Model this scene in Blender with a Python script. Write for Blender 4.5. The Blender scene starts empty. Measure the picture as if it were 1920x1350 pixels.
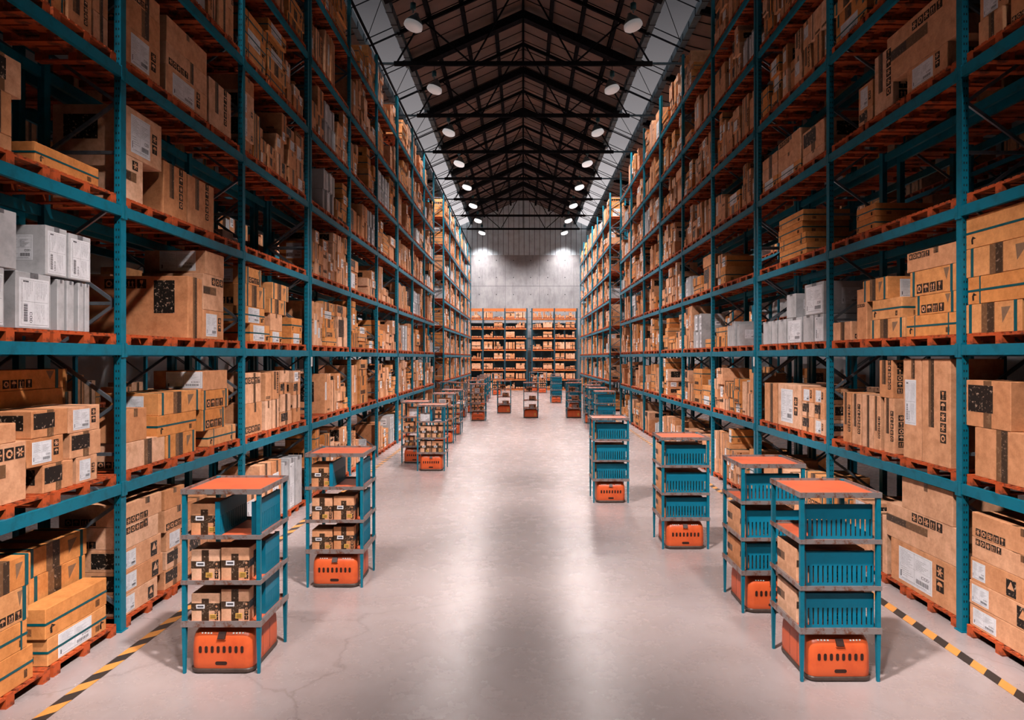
import bpy, math, random
from mathutils import Vector, Matrix
PI = math.pi
SC = bpy.context.scene
COL = SC.collection
RND = random.Random(11)

# ------------------------------------------------------------------ camera
F_PX, CX, CY, CAMZ = 1262.0, 981.0, 670.0, 3.7
cam_d = bpy.data.cameras.new('camera'); cam = bpy.data.objects.new('camera', cam_d); COL.objects.link(cam)
cam.location = (0, 0, CAMZ); cam.rotation_euler = (PI/2, 0, 0)
cam_d.sensor_width = 36; cam_d.lens = F_PX/1920*36
cam_d.shift_x = (960-CX)/1920; cam_d.shift_y = -(675-CY)/1920
cam_d.clip_end = 400
SC.camera = cam

# ------------------------------------------------------------------ materials
MATS = {}
class NT:
    def __init__(s, name):
        s.m = bpy.data.materials.new(name); s.m.use_nodes = True
        s.n = s.m.node_tree.nodes; s.l = s.m.node_tree.links; s.n.clear()
        s.out = s.n.new('ShaderNodeOutputMaterial'); s.b = s.n.new('ShaderNodeBsdfPrincipled')
        s.l.new(s.b.outputs[0], s.out.inputs[0])
    def node(s, t, **k):
        n = s.n.new(t)
        for a, v in k.items():
            if a.startswith('i_'): n.inputs[a[2:].replace('_', ' ')].default_value = v
            else: setattr(n, a, v)
        return n
    def link(s, a, b): s.l.new(a, b)
    def coord(s, which='Object', scale=(1, 1, 1)):
        tc = s.node('ShaderNodeTexCoord'); mp = s.node('ShaderNodeMapping'); mp.inputs['Scale'].default_value = scale
        s.link(tc.outputs[which], mp.inputs[0]); return mp.outputs[0]
    def noise(s, vec, scale, detail=4, rough=.6, dim='3D'):
        n = s.node('ShaderNodeTexNoise'); n.inputs['Scale'].default_value = scale; n.inputs['Detail'].default_value = detail
        n.inputs['Roughness'].default_value = rough; s.link(vec, n.inputs['Vector']); return n.outputs[0]
    def ramp(s, fac, stops):
        r = s.node('ShaderNodeValToRGB'); e = r.color_ramp.elements
        while len(e) < len(stops): e.new(.5)
        for q, (p, c) in zip(e, stops): q.position = p; q.color = (*c, 1) if len(c) == 3 else c
        s.link(fac, r.inputs[0]); return r.outputs[0]
    def mix(s, fac, a, b, blend='MIX'):
        m = s.node('ShaderNodeMix', data_type='RGBA', blend_type=blend)
        for v, i in ((fac, 0), (a, 6), (b, 7)):
            if hasattr(v, 'is_linked') or hasattr(v, 'links'): s.link(v, m.inputs[i])
            elif i == 0: m.inputs[0].default_value = v
            else: m.inputs[i].default_value = (*v, 1)
        return m.outputs[2]
    def math(s, op, a, b=None):
        m = s.node('ShaderNodeMath', operation=op)
        for v, i in ((a, 0), (b, 1)):
            if v is None: continue
            if hasattr(v, 'links'): s.link(v, m.inputs[i])
            else: m.inputs[i].default_value = v
        return m.outputs[0]
    def set(s, col=None, rough=None, metal=None, spec=None):
        for v, k in ((col, 'Base Color'), (rough, 'Roughness'), (metal, 'Metallic'), (spec, 'Specular IOR Level')):
            if v is None: continue
            if hasattr(v, 'links'): s.link(v, s.b.inputs[k])
            elif k == 'Base Color': s.b.inputs[k].default_value = (*v, 1)
            else: s.b.inputs[k].default_value = v
    def bump(s, h, strength=.3, dist=.01):
        b = s.node('ShaderNodeBump'); b.inputs['Strength'].default_value = strength; b.inputs['Distance'].default_value = dist
        s.link(h, b.inputs['Height']); s.link(b.outputs[0], s.b.inputs['Normal'])

def rand_val(t):
    oi = t.node('ShaderNodeObjectInfo'); ge = t.node('ShaderNodeNewGeometry')
    return t.math('FRACT', t.math('ADD', oi.outputs['Random'], ge.outputs['Random Per Island']))

def kraft(name, stops):
    t = NT(name); v = t.coord('Object'); r = rand_val(t)
    base = t.ramp(r, stops)
    n1 = t.noise(v, 5, 8, .75); n2 = t.noise(t.coord('Object', (60, 60, 8)), 3, 3)
    c = t.mix(t.ramp(n1, [(.40, (0,)*3), (.68, (1,)*3)]), base, t.mix(1, base, (.66, .58, .50), 'MULTIPLY'))
    c = t.mix(t.math('MULTIPLY', n2, .35), c, t.mix(1, c, (1.25, 1.2, 1.15), 'MULTIPLY'))
    t.set(c, .75, 0, .25); t.bump(n2, .25, .004); MATS[name] = t.m
kraft('kraft', [(0, (.62, .27, .12)), (.35, (.70, .335, .17)), (.7, (.75, .40, .235)), (1, (.80, .48, .32))])
kraft('kraft_orange', [(0, (.70, .265, .075)), (.5, (.75, .315, .10)), (1, (.75, .355, .15))])
def simple(name, col, rough=.6, metal=0, spec=.4, nscale=6, namt=.25, bump=0, col2=None, thr=(.45, .7)):
    t = NT(name); v = t.coord('Object'); n = t.noise(v, nscale, 6, .65)
    c2 = col2 or tuple(x*(1-namt*2) for x in col)
    c = t.mix(t.ramp(n, [(thr[0], (0,)*3), (thr[1], (1,)*3)]), col, c2)
    t.set(c, rough, metal, spec)
    if bump: t.bump(n, bump, .01)
    MATS[name] = t.m; return t
simple('white_card', (.50, .495, .505), .65, nscale=3, namt=.18)
simple('tape', (.17, .082, .038), .35, spec=.3, nscale=22, col2=(.27, .15, .08), thr=(.54, .62))
simple('tape_dark', (.050, .028, .016), .30, spec=.35, nscale=34, col2=(.40, .27, .19), thr=(.585, .66))
simple('tape_grey', (.16, .16, .17), .3, nscale=20, namt=.2)
simple('ink', (.022, .016, .013), .7, spec=.15, nscale=34, col2=(.30, .17, .10), thr=(.57, .66))
simple('film', (.014, .011, .009), .35, spec=.3, nscale=24, col2=(.55, .38, .27), thr=(.575, .64))
simple('print_grey', (.25, .14, .08), .75, nscale=30, namt=.1)
simple('label_paper', (.80, .80, .83), .5, nscale=9, namt=.07)
simple('label_ink', (.07, .07, .08), .6, nscale=9, namt=.05)
simple('label_fine', (.34, .34, .36), .6, nscale=60, col2=(.55, .55, .57), thr=(.45, .55))
simple('yellow_sticker', (.75, .43, .09), .5, nscale=30, namt=.1)
simple('strap', (.0, .085, .105), .4, nscale=30, namt=.1)
simple('teal', (.001, .150, .225), .42, spec=.3, nscale=5, col2=(.002, .10, .15), thr=(.5, .68), bump=.02)
simple('teal_dark', (.010, .055, .080), .45, nscale=5, namt=.15)
simple('brace', (.17, .20, .23), .35, metal=.5, nscale=8, namt=.2)
simple('hole', (.004, .008, .010), .8, namt=0)
simple('plate_white', (.55, .55, .55), .5, nscale=8, namt=.1)
simple('pallet', (.50, .085, .022), .62, spec=.25, nscale=4, col2=(.11, .032, .018), thr=(.50, .62), bump=.1)
simple('orange_tray', (.64, .125, .05), .4, nscale=3, col2=(.48, .09, .038), thr=(.5, .72))
simple('tray_rim', (.30, .26, .25), .38, metal=.45, nscale=9, col2=(.20, .07, .035), thr=(.5, .62))
simple('robot_orange', (.64, .105, .028), .34, spec=.4, nscale=3, col2=(.55, .080, .022), thr=(.5, .66))
simple('robot_dark', (.030, .010, .006), .4, namt=.1)
simple('bumper', (.07, .045, .035), .45, nscale=12, namt=.2)
simple('beam_orange', (.58, .17, .04), .5, nscale=5, namt=.1)
simple('upright_dark', (.015, .065, .095), .45, nscale=5, namt=.15)
simple('panel_teal', (.001, .18, .29), .45, spec=.3, nscale=5, col2=(.002, .14, .22), thr=(.5, .8))
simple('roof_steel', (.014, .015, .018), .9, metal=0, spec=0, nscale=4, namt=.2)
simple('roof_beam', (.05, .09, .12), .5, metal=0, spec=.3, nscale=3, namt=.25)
simple('lamp_metal', (.20, .27, .29), .35, metal=.4, nscale=4, namt=.1)
simple('lamp_dark', (.02, .09, .11), .4, metal=.3, nscale=4, namt=.1)
simple('wall_plaster', (.55, .56, .58), .8, nscale=1, namt=.06)
simple('tape_yellow', (.66, .27, .06), .5, nscale=14, namt=.06)
simple('tape_black', (.030, .022, .018), .55, nscale=26, col2=(.12, .085, .06), thr=(.62, .75))

# floor: sealed concrete
t = NT('floor_concrete'); v = t.coord('Object')
a = t.noise(v, .35, 6, .6); b = t.noise(v, 2.2, 8, .7); c3 = t.noise(t.coord('Object', (1, .35, 1)), 14, 6, .7)
col = t.ramp(a, [(.30, (.31, .245, .235)), (.55, (.37, .30, .29)), (.8, (.43, .36, .35))])
col = t.mix(t.ramp(b, [(.42, (0,)*3), (.68, (1,)*3)]), col, t.mix(1, col, (.91, .90, .89), 'MULTIPLY'))
col = t.mix(t.math('MULTIPLY', t.ramp(c3, [(.5, (0,)*3), (.8, (1,)*3)]), .12), col, (.60, .53, .52))
vo = t.node('ShaderNodeTexVoronoi', feature='DISTANCE_TO_EDGE'); vo.inputs['Scale'].default_value = .16
wv = t.node('ShaderNodeVectorMath', operation='ADD'); sc_ = t.node('ShaderNodeVectorMath', operation='SCALE'); sc_.inputs['Scale'].default_value = 1.4
nn = t.node('ShaderNodeTexNoise'); nn.inputs['Scale'].default_value = .9; nn.inputs['Detail'].default_value = 6
t.link(v, nn.inputs['Vector']); t.link(nn.outputs['Color'], sc_.inputs[0]); t.link(v, wv.inputs[0]); t.link(sc_.outputs[0], wv.inputs[1]); t.link(wv.outputs[0], vo.inputs['Vector'])
cr = t.ramp(vo.outputs['Distance'], [(0, (1,)*3), (.0022, (0,)*3)])
col = t.mix(t.math('MULTIPLY', cr, .45), col, (.16, .12, .11))
t.set(col, t.ramp(b, [(.3, (.25,)*3), (.7, (.29,)*3)]), 0, .5); t.bump(t.noise(v, 55, 4, .6), .09, .003)
MATS['floor'] = t.m
# back wall: cast concrete below, with joints and tie holes; profiled sheet above (separate mesh)
t = NT('wall_concrete'); v = t.coord('Object')
a = t.noise(v, .5, 8, .7); b = t.noise(t.coord('Object', (1, 1, .25)), 3.5, 8, .7)
col = t.ramp(a, [(.3, (.27, .27, .285)), (.7, (.43, .43, .445))])
col = t.mix(t.ramp(b, [(.45, (0,)*3), (.7, (1,)*3)]), col, t.mix(1, col, (.72, .72, .73), 'MULTIPLY'))
t.set(col, .7, 0, .3); t.bump(b, .2, .02); MATS['concrete'] = t.m
simple('joint', (.10, .10, .105), .9, namt=0)
simple('sheet_dark', (.20, .25, .29), .6, nscale=1.2, namt=.1)
simple('sheet', (.66, .76, .82), .55, metal=0, nscale=1.2, namt=.12)
# roof sheets with seams along the slope
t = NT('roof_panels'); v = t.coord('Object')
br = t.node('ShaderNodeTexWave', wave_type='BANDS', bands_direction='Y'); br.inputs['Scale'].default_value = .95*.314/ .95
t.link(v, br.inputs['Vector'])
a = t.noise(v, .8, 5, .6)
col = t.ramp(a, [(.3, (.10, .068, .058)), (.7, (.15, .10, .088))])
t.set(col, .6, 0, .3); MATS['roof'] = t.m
# glass for the roof lights
t = NT('skylight_glass'); tr = t.node('ShaderNodeBsdfTransparent'); gl = t.node('ShaderNodeBsdfDiffuse'); gl.inputs[0].default_value = (.4, .42, .44, 1)
tr.inputs[0].default_value = (.93, .95, .96, 1); mx = t.node('ShaderNodeMixShader'); mx.inputs[0].default_value = .02
t.link(tr.outputs[0], mx.inputs[1]); t.link(gl.outputs[0], mx.inputs[2]); t.link(mx.outputs[0], t.out.inputs[0]); MATS['glass'] = t.m
# lamp diffuser: how strongly each lamp burns is its own property
t = NT('lamp_diffuser'); at = t.node('ShaderNodeAttribute', attribute_type='OBJECT', attribute_name='glow')
t.b.inputs['Emission Color'].default_value = (1, .93, .92, 1); t.link(at.outputs['Fac'], t.b.inputs['Emission Strength']); t.set((.5, .48, .48), .4)
MATS['diffuser'] = t.m
t = NT('status_led'); t.b.inputs['Emission Color'].default_value = (.75, 1, .9, 1); t.b.inputs['Emission Strength'].default_value = .12; t.set((.7, .75, .72), .3); MATS['led'] = t.m

# ------------------------------------------------------------------ mesh building
class MB:
    def __init__(s): s.v = []; s.f = []; s.m = []; s.mats = []
    def mi(s, name):
        if name not in s.mats: s.mats.append(name)
        return s.mats.index(name)
    def poly(s, pts, mat):
        n = len(s.v); s.v += [tuple(p) for p in pts]; s.f.append(tuple(range(n, n+len(pts)))); s.m.append(s.mi(mat))
    def box(s, x0, x1, y0, y1, z0, z1, mat):
        n = len(s.v); k = s.mi(mat)
        s.v += [(x0,y0,z0),(x1,y0,z0),(x1,y1,z0),(x0,y1,z0),(x0,y0,z1),(x1,y0,z1),(x1,y1,z1),(x0,y1,z1)]
        s.f += [(n,n+3,n+2,n+1),(n+4,n+5,n+6,n+7),(n,n+1,n+5,n+4),(n+1,n+2,n+6,n+5),(n+2,n+3,n+7,n+6),(n+3,n,n+4,n+7)]
        s.m += [k]*6
    def cbox(s, x0, x1, y0, y1, z0, z1, c, mat, jit=0, rnd=None):
        """box with chamfered edges"""
        n = len(s.v); k = s.mi(mat); X = (x0, x1); Y = (y0, y1); Z = (z0, z1)
        idx = {}
        for a in (0, 1):
            for b in (0, 1):
                for d in (0, 1):
                    sx, sy, sz = (1, -1)[a], (1, -1)[b], (1, -1)[d]
                    jx = rnd.uniform(-jit, jit) if jit else 0; jy = rnd.uniform(-jit, jit) if jit else 0
                    px, py, pz = X[a]+jx, Y[b]+jy, Z[d]
                    for ax, p in enumerate(((px, py+sy*c, pz+sz*c), (px+sx*c, py, pz+sz*c), (px+sx*c, py+sy*c, pz))):
                        idx[(a, b, d, ax)] = n; s.v.append(p); n += 1
        def q(*ks): s.f.append(tuple(idx[z] for z in ks)); s.m.append(k)
        q((0,0,0,0),(0,0,1,0),(0,1,1,0),(0,1,0,0)); q((1,0,0,0),(1,1,0,0),(1,1,1,0),(1,0,1,0))
        q((0,0,0,1),(1,0,0,1),(1,0,1,1),(0,0,1,1)); q((0,1,0,1),(0,1,1,1),(1,1,1,1),(1,1,0,1))
        q((0,0,0,2),(0,1,0,2),(1,1,0,2),(1,0,0,2)); q((0,0,1,2),(1,0,1,2),(1,1,1,2),(0,1,1,2))
        for b in (0, 1):
            for d in (0, 1): q((0,b,d,1),(1,b,d,1),(1,b,d,2),(0,b,d,2))
        for a in (0, 1):
            for d in (0, 1): q((a,0,d,0),(a,1,d,0),(a,1,d,2),(a,0,d,2))
            for b in (0, 1): q((a,b,0,0),(a,b,1,0),(a,b,1,1),(a,b,0,1))
            for b in (0, 1):
                for d in (0, 1): q((a,b,d,0),(a,b,d,1),(a,b,d,2))
    def bar(s, p, q, w, h, mat, up=(0, 0, 1)):
        p = Vector(p); q = Vector(q); d = (q-p).normalized(); up = Vector(up)
        if abs(d.dot(up)) > .99: up = Vector((1, 0, 0))
        a = d.cross(up).normalized(); b = a.cross(d).normalized(); n = len(s.v); k = s.mi(mat)
        for e in (p, q):
            for i, j in ((-1,-1),(1,-1),(1,1),(-1,1)): s.v.append(tuple(e + a*(i*w/2) + b*(j*h/2)))
        s.f += [(n,n+1,n+2,n+3),(n+7,n+6,n+5,n+4)] + [(n+i, n+4+i, n+4+(i+1)%4, n+(i+1)%4) for i in range(4)]; s.m += [k]*6
    def lathe(s, prof, seg, mat, c=(0, 0, 0)):
        n = len(s.v); k = s.mi(mat)
        for r, z in prof:
            for i in range(seg):
                t = 2*PI*i/seg; s.v.append((c[0]+r*math.cos(t), c[1]+r*math.sin(t), c[2]+z))
        for j in range(len(prof)-1):
            for i in range(seg):
                s.f.append((n+j*seg+i, n+j*seg+(i+1)%seg, n+(j+1)*seg+(i+1)%seg, n+(j+1)*seg+i)); s.m.append(k)
        s.f.append(tuple(n+i for i in range(seg))[::-1]); s.m.append(k)
        e = n+(len(prof)-1)*seg; s.f.append(tuple(e+i for i in range(seg))); s.m.append(k)
    def add(s, o, M):
        n = len(s.v); mp = [s.mi(x) for x in o.mats]
        s.v += [tuple(M @ Vector(p)) for p in o.v]; s.f += [tuple(i+n for i in f) for f in o.f]; s.m += [mp[i] for i in o.m]
    def mesh(s, name, smooth=False):
        me = bpy.data.meshes.new(name); me.from_pydata(s.v, [], s.f); me.update()
        for x in s.mats: me.materials.append(MATS[x])
        me.polygons.foreach_set('material_index', s.m)
        if smooth: me.polygons.foreach_set('use_smooth', [True]*len(s.f))
        return me

def link(name, data, parent=None, loc=None, rot=None):
    o = bpy.data.objects.new(name, data); COL.objects.link(o)
    if parent: o.parent = parent
    if loc: o.location = loc
    if rot is not None: o.rotation_euler = rot if hasattr(rot, '__len__') else (0, 0, rot)
    return o
def tag(o, label, cat, group=None, kind=None):
    if label: o['label'] = label
    if cat: o['category'] = cat
    if group: o['group'] = group
    if kind: o['kind'] = kind
    return o
def struct(name, mb, label, cat, smooth=False):
    return tag(link(name, mb.mesh(name, smooth)), label, cat, None, 'structure')
ORD = ['first', 'second', 'third', 'fourth', 'fifth', 'sixth', 'seventh', 'eighth', 'ninth', 'tenth', 'eleventh', 'twelfth', 'thirteenth', 'fourteenth', 'fifteenth', 'sixteenth', 'seventeenth']

# ------------------------------------------------------------------ layout constants
XL, XR = -5.41, 5.90                 # aisle faces of the racks
Y0, P = 9.05, 3.93                   # first visible upright, bay pitch
PW, PD = .12, .09                    # upright size along / across the aisle
DEPTH = 1.12
LZ = [1.93+1.87*i for i in range(7)] # beam centre heights, shelves 1..7
BH = .14
TOP = 14.95
PALH = .145
WALLY = 79.0
def shelf_z(l): return 0 if l == 0 else LZ[l-1]+BH/2

# ------------------------------------------------------------------ room
m = MB(); m.poly([(-17, -12, 0), (17, -12, 0), (17, WALLY, 0), (-17, WALLY, 0)], 'floor')
struct('floor', m, 'grey pink sealed concrete floor, glossy, running down the aisle', 'floor')
m = MB()
ZC = 15.7
m.box(-17, 17, WALLY, WALLY+.3, 0, ZC, 'concrete')
for z in (12.06, 8.4, 4.75): m.box(-17, 17, WALLY-.004, WALLY, z-.02, z+.02, 'joint')
for i in range(-4, 5):
    x = -2.1+4.02*i; m.box(x-.013, x+.013, WALLY-.003, WALLY, 0, ZC, 'joint')
    for dx in (.96, 2.98):
        for j in range(7):
            z = 15.07-2.0*j; n = 8
            m.poly([(x+dx+.06*math.cos(2*PI*q/n), WALLY-.004, z+.06*math.sin(2*PI*q/n)) for q in range(n)], 'hole')
AP, SL = 22.38, .45                  # ridge height, roof slope
XS0, XS1 = 6.05, 7.62                # skylight strip
def roof_z(x): 
    x = abs(x)
    return AP-SL*x if x <= XS1 else AP-SL*XS1-(x-XS1)*.25
# profiled sheet gable above the concrete
x = -17.0
while x < 17:
    x1 = x+.61
    for a, b, dy in ((x, x+.07, -.05), (x+.07, x+.30, 0), (x+.30, x+.34, -.03), (x+.34, x1, 0)):
        za, zb = roof_z(a)+.1, roof_z(b)+.1
        m.poly([(a, WALLY+dy, ZC), (b, WALLY+dy, ZC), (b, WALLY+dy, zb), (a, WALLY+dy, za)], 'sheet_dark' if dy == -.05 else 'sheet')
    for a, y0, y1 in ((x, 0, -.05), (x+.07, -.05, 0), (x+.30, 0, -.03), (x+.34, -.03, 0)):
        m.poly([(a, WALLY+y0, ZC), (a, WALLY+y1, ZC), (a, WALLY+y1, roof_z(a)+.1), (a, WALLY+y0, roof_z(a)+.1)], 'sheet')
    x = x1
struct('wall_back', m, 'bare concrete end wall with blue grey profiled sheet gable above', 'wall')
for s, nm in ((-1, 'left'), (1, 'right')):
    m = MB(); m.box(*sorted((s*17, s*17.3)), -12, WALLY, 0, roof_z(17)+.2, 'wall_plaster')
    struct('wall_'+nm, m, f'pale plastered {nm} side wall beyond the outer racks', 'wall')
m = MB(); m.box(-17, 17, -12.3, -12, 0, 16, 'wall_plaster')
m.poly([(-17, -12, 16), (17, -12, 16), (17, -12, roof_z(17)), (XS1, -12, roof_z(XS1)), (0, -12, AP), (-XS1, -12, roof_z(XS1)), (-17, -12, roof_z(17))], 'wall_plaster')
struct('wall_front', m, 'pale plastered wall at the near end of the hall', 'wall')
m = MB()
for s in (-1, 1):
    for xa, xb in ((0, XS0), (XS1, 17.3)):
        a = (s*xa, roof_z(xa)); b = (s*xb, roof_z(xb) if xb > XS0 else AP-SL*xb)
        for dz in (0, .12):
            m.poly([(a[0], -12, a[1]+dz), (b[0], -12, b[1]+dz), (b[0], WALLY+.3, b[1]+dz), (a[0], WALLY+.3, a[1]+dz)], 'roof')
    # lap seams of the sheets, every 1.15 m
    y = -11.0
    while y < WALLY:
        for xa, xb in ((0, XS0), (XS1, 16.9)):
            m.bar((s*xa, y, roof_z(xa)-.015), (s*xb, y, (AP-SL*xb if xb <= XS1 else roof_z(xb))-.015), .035, .03, 'roof_steel')
        y += 1.15
struct('ceiling', m, 'dark brown pitched sheet roof with raised seams and a central ridge', 'ceiling')
for i, s in ((1, -1), (2, 1)):
    m = MB(); a, b = s*XS0, s*XS1; za, zb = roof_z(XS0)+.05, roof_z(XS1)+.05
    m.poly([(a, -12, za), (b, -12, zb), (b, WALLY, zb), (a, WALLY, za)], 'glass')
    struct(f'window_{i}', m, f'long {"left" if s < 0 else "right"} strip of roof glazing with pale sky above', 'skylight')

# longitudinal steel: purlins, eaves beams
for s, sd in ((-1, 'left'), (1, 'right')):
    for j, x in enumerate((1.46, 3.0, 4.55)):
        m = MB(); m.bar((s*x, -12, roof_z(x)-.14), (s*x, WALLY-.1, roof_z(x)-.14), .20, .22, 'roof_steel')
        tag(link('roof_purlin', m.mesh('roof_purlin')), f'dark steel purlin, {ORD[j]} one {sd} of the ridge under the roof sheets', 'purlin', 'purlins under the dark roof')
    for x, w in ((XS0, 0), (XS1, 1)):
        m = MB(); z = roof_z(x)-.18
        m.box(s*x-.14, s*x+.14, -12, WALLY-.1, z-.20, z+.20, 'roof_beam')
        y = -11
        while y < WALLY-.2:
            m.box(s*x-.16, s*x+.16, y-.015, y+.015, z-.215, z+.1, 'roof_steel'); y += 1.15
        tag(link('eaves_girder', m.mesh('eaves_girder')), f'blue grey box beam along the {"outer" if w else "inner"} edge of {sd} roof glazing', 'beam', 'beams edging the roof glazing')
m = MB(); m.bar((0, -12, AP-.12), (0, WALLY-.1, AP-.12), .12, .16, 'roof_steel')
tag(link('ridge_girder', m.mesh('ridge_girder')), 'dark steel ridge beam along the very top of the roof', 'beam')

# trusses (thin) and rafters (thick) alternate; D apart
D = 6.93; TZ = CAMZ+14.1
def sl(x): return AP-.42-SL*abs(x)
for i in range(11):
    y = 73.9-D*i
    if y < -5: break
    near = f'{ORD[i]} from the back wall'
    root = tag(link('roof_truss', None, loc=(0, y, 0)), f'dark steel roof truss with tie and diagonals, {near}', 'truss', 'steel roof trusses')
    for s in (-1, 1):
        m = MB(); m.bar((0, 0, sl(0)), (s*16.9, 0, max(sl(16.9), TZ-1.3) if 0 else sl(0)-(sl(0)-TZ)*1.0), .01, .01, 'roof_steel') if 0 else None
        m = MB(); m.bar((0, 0, sl(0)), (s*XS0, 0, sl(XS0)), .12, .17, 'roof_steel'); m.bar((s*XS0, 0, sl(XS0)), (s*(sl(0)-TZ)/SL, 0, TZ+.02), .05, .06, 'roof_steel'); link('top_chord', m.mesh('top_chord'), root)
        for a, b in ((( .12, sl(.12)), (2.45, TZ)), ((4.75, sl(4.75)), (2.45, TZ)), ((4.95, sl(4.95)), (6.1, TZ))):
            m = MB(); m.bar((s*a[0], 0, a[1]), (s*b[0], 0, b[1]), .07, .07, 'roof_steel'); link('diagonal', m.mesh('diagonal'), root)
        m = MB(); m.bar((s*XS0, -.32, roof_z(XS0)-.2), (s*XS1, -.32, roof_z(XS1)-.2), .03, .04, 'roof_steel')
        m.bar((s*XS0, .32, roof_z(XS0)-.2), (s*XS1, .32, roof_z(XS1)-.2), .03, .04, 'roof_steel'); link('glazing_bars', m.mesh('glazing_bars'), root)
        m = MB(); m.bar((s*XS0, -D/2+.2, roof_z(XS0)-.3), (s*XS1, 0, roof_z(XS1)-.3), .025, .025, 'roof_steel'); link('wind_brace', m.mesh('wind_brace'), root)
    m = MB(); m.bar((0, 0, sl(0)), (0, 0, TZ), .08, .08, 'roof_steel'); link('king_post', m.mesh('king_post'), root)
    m = MB(); m.bar((-6.2, 0, TZ), (6.2, 0, TZ), .14, .20, 'roof_steel'); m.bar((-16.9, 0, TZ), (16.9, 0, TZ), .09, .10, 'roof_beam'); link('tie_beam', m.mesh('tie_beam'), root)
    # rafter behind it
    yr = y-D/2
    root = tag(link('steel_rafter', None, loc=(0, yr, 0)), f'broad dark steel rafter pair under the roof, {near}', 'rafter', 'broad rafters between the trusses')
    for s in (-1, 1):
        m = MB(); m.bar((0, 0, AP-.52), (s*XS0, 0, AP-.52-SL*XS0), .40, .50, 'roof_steel', up=(0, 1, 0)); link('rafter', m.mesh('rafter'), root)
        m = MB()
        for dy in (-.28, .28): m.bar((s*XS0, dy, roof_z(XS0)-.2), (s*XS1, dy, roof_z(XS1)-.2), .03, .04, 'roof_steel')
        link('glazing_bars', m.mesh('glazing_bars'), root)
        m = MB(); m.bar((s*XS1, 0, roof_z(XS1)-.35), (s*16.9, 0, roof_z(16.9)-.35), .2, .3, 'roof_steel'); link('outer_rafter', m.mesh('outer_rafter'), root)
        m = MB(); m.box(s*XS0-.2, s*XS0+.2, -.2, .2, roof_z(XS0)-.5, roof_z(XS0)-.12, 'roof_beam'); link('gusset', m.mesh('gusset'), root)

# ------------------------------------------------------------------ lamps
def lamp_proto():
    root = link('pendant_lamp', None)
    m = MB(); m.lathe([(.012, 0), (.012, 2.2)], 6, 'roof_steel', (0, 0, 1.0)); link('cord', m.mesh('cord'), root)
    m = MB(); m.lathe([(.10, 0), (.125, .02), (.125, .27), (.09, .30)], 14, 'lamp_dark', (0, 0, .72)); link('ballast', m.mesh('ballast', True), root)
    m = MB(); m.lathe([(.03, 0), (.03, .16)], 8, 'lamp_metal', (0, 0, .57)); link('stem', m.mesh('stem'), root)
    m = MB(); m.lathe([(.375, .15), (.385, .155), (.375, .17), (.33, .24), (.24, .37), (.15, .46), (.10, .52), (.09, .58), (.02, .59)], 28, 'lamp_metal'); sh_ = link('lamp_shade', m.mesh('lamp_shade', True), root)
    m = MB(); m.lathe([(.05, -.17), (.20, -.15), (.33, -.10), (.405, -.03), (.41, .02), (.395, .10), (.37, .155)], 28, 'diffuser'); link('diffuser', m.mesh('diffuser', True), sh_)
    return root
lp = lamp_proto(); LPC = list(lp.children); first = True
LAMPZ = CAMZ+14.2
def add_lamp(x, y, z, glow, label, tilt=0, group='pendant lamps over the aisle'):
    global first
    if first: o = lp; first = False; ch = LPC
    else:
        o = lp.copy(); COL.objects.link(o); ch = []
        for c in LPC:
            d = c.copy(); d.parent = o; COL.objects.link(d); ch.append(d)
            for g in c.children:
                e_ = g.copy(); e_.parent = d; COL.objects.link(e_); e_['glow'] = glow
    o.location = (x, y, z); tag(o, label, 'lamp', group)
    for c in ch:
        if c.name.startswith('lamp_shade'):
            c.rotation_euler = (0, tilt, 0)
            for g in c.children: g['glow'] = glow
    return o
def spot(x, y, z, power, half, blend=.35, aim=None, size=.35, col=(1, .90, .87)):
    d = bpy.data.lights.new('lamp_light', 'SPOT'); d.energy = power; d.spot_size = 2*math.radians(half); d.spot_blend = blend; d.shadow_soft_size = size; d.color = col
    o = link('lamp_light', d, loc=(x, y, z))
    if aim: o.rotation_euler = (Vector(aim)-Vector((x, y, z))).to_track_quat('-Z', 'Y').to_euler()
    return o
LY = [28.9+6.88*i for i in range(8)]
LPOW = [1000, 1500, 2200, 2800, 3000, 3000, 2700, 1300]
LGLOW = [.06, .10, .18, .30, .45, .6, .75, .9]
LHALF = [55, 63, 68, 71, 73, 75, 75, 62]
for i, y in enumerate(LY):
    for s in (-1, 1):
        add_lamp(s*4.73, y, LAMPZ, LGLOW[i], f'grey bell pendant lamp, {ORD[7-i]} from the back wall in the {"left" if s < 0 else "right"} row', -s*.30)
        spot(s*4.73, y, LAMPZ-.25, LPOW[i]*.86, LHALF[i], .8 if i == 7 else .35)
        if i == 7: spot(s*4.73, y, LAMPZ-.3, 420, 34, 1, (s*4.73, WALLY, 14.5))
# unseen lamps added above the frame, beams shaped to light only the lower racks
for i, (y, pw, hf) in enumerate(((22.0, 4500, 18), (15.1, 6200, 14), (8.3, 8000, 12), (1.5, 9800, 11), (-5.4, 9800, 10.5))):
    for s in (-1, 1):
        add_lamp(s*4.73, y, LAMPZ, .1, f'unseen bell lamp added above the near aisle, {ORD[4-i]} from the near end, {"left" if s < 0 else "right"} row', s*.5, 'unseen lamps added to light the near racks')
        spot(s*4.73, y, LAMPZ-.25, pw*1.15, hf+2.5, .75, (-s*5.1, y+9.5, .4), .5)
        spot(s*4.73, y, LAMPZ-.25, pw*.36, 14, .7, (s*2.6, y+12, .3), .5)  # second beam added to brighten the pod fronts
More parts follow.
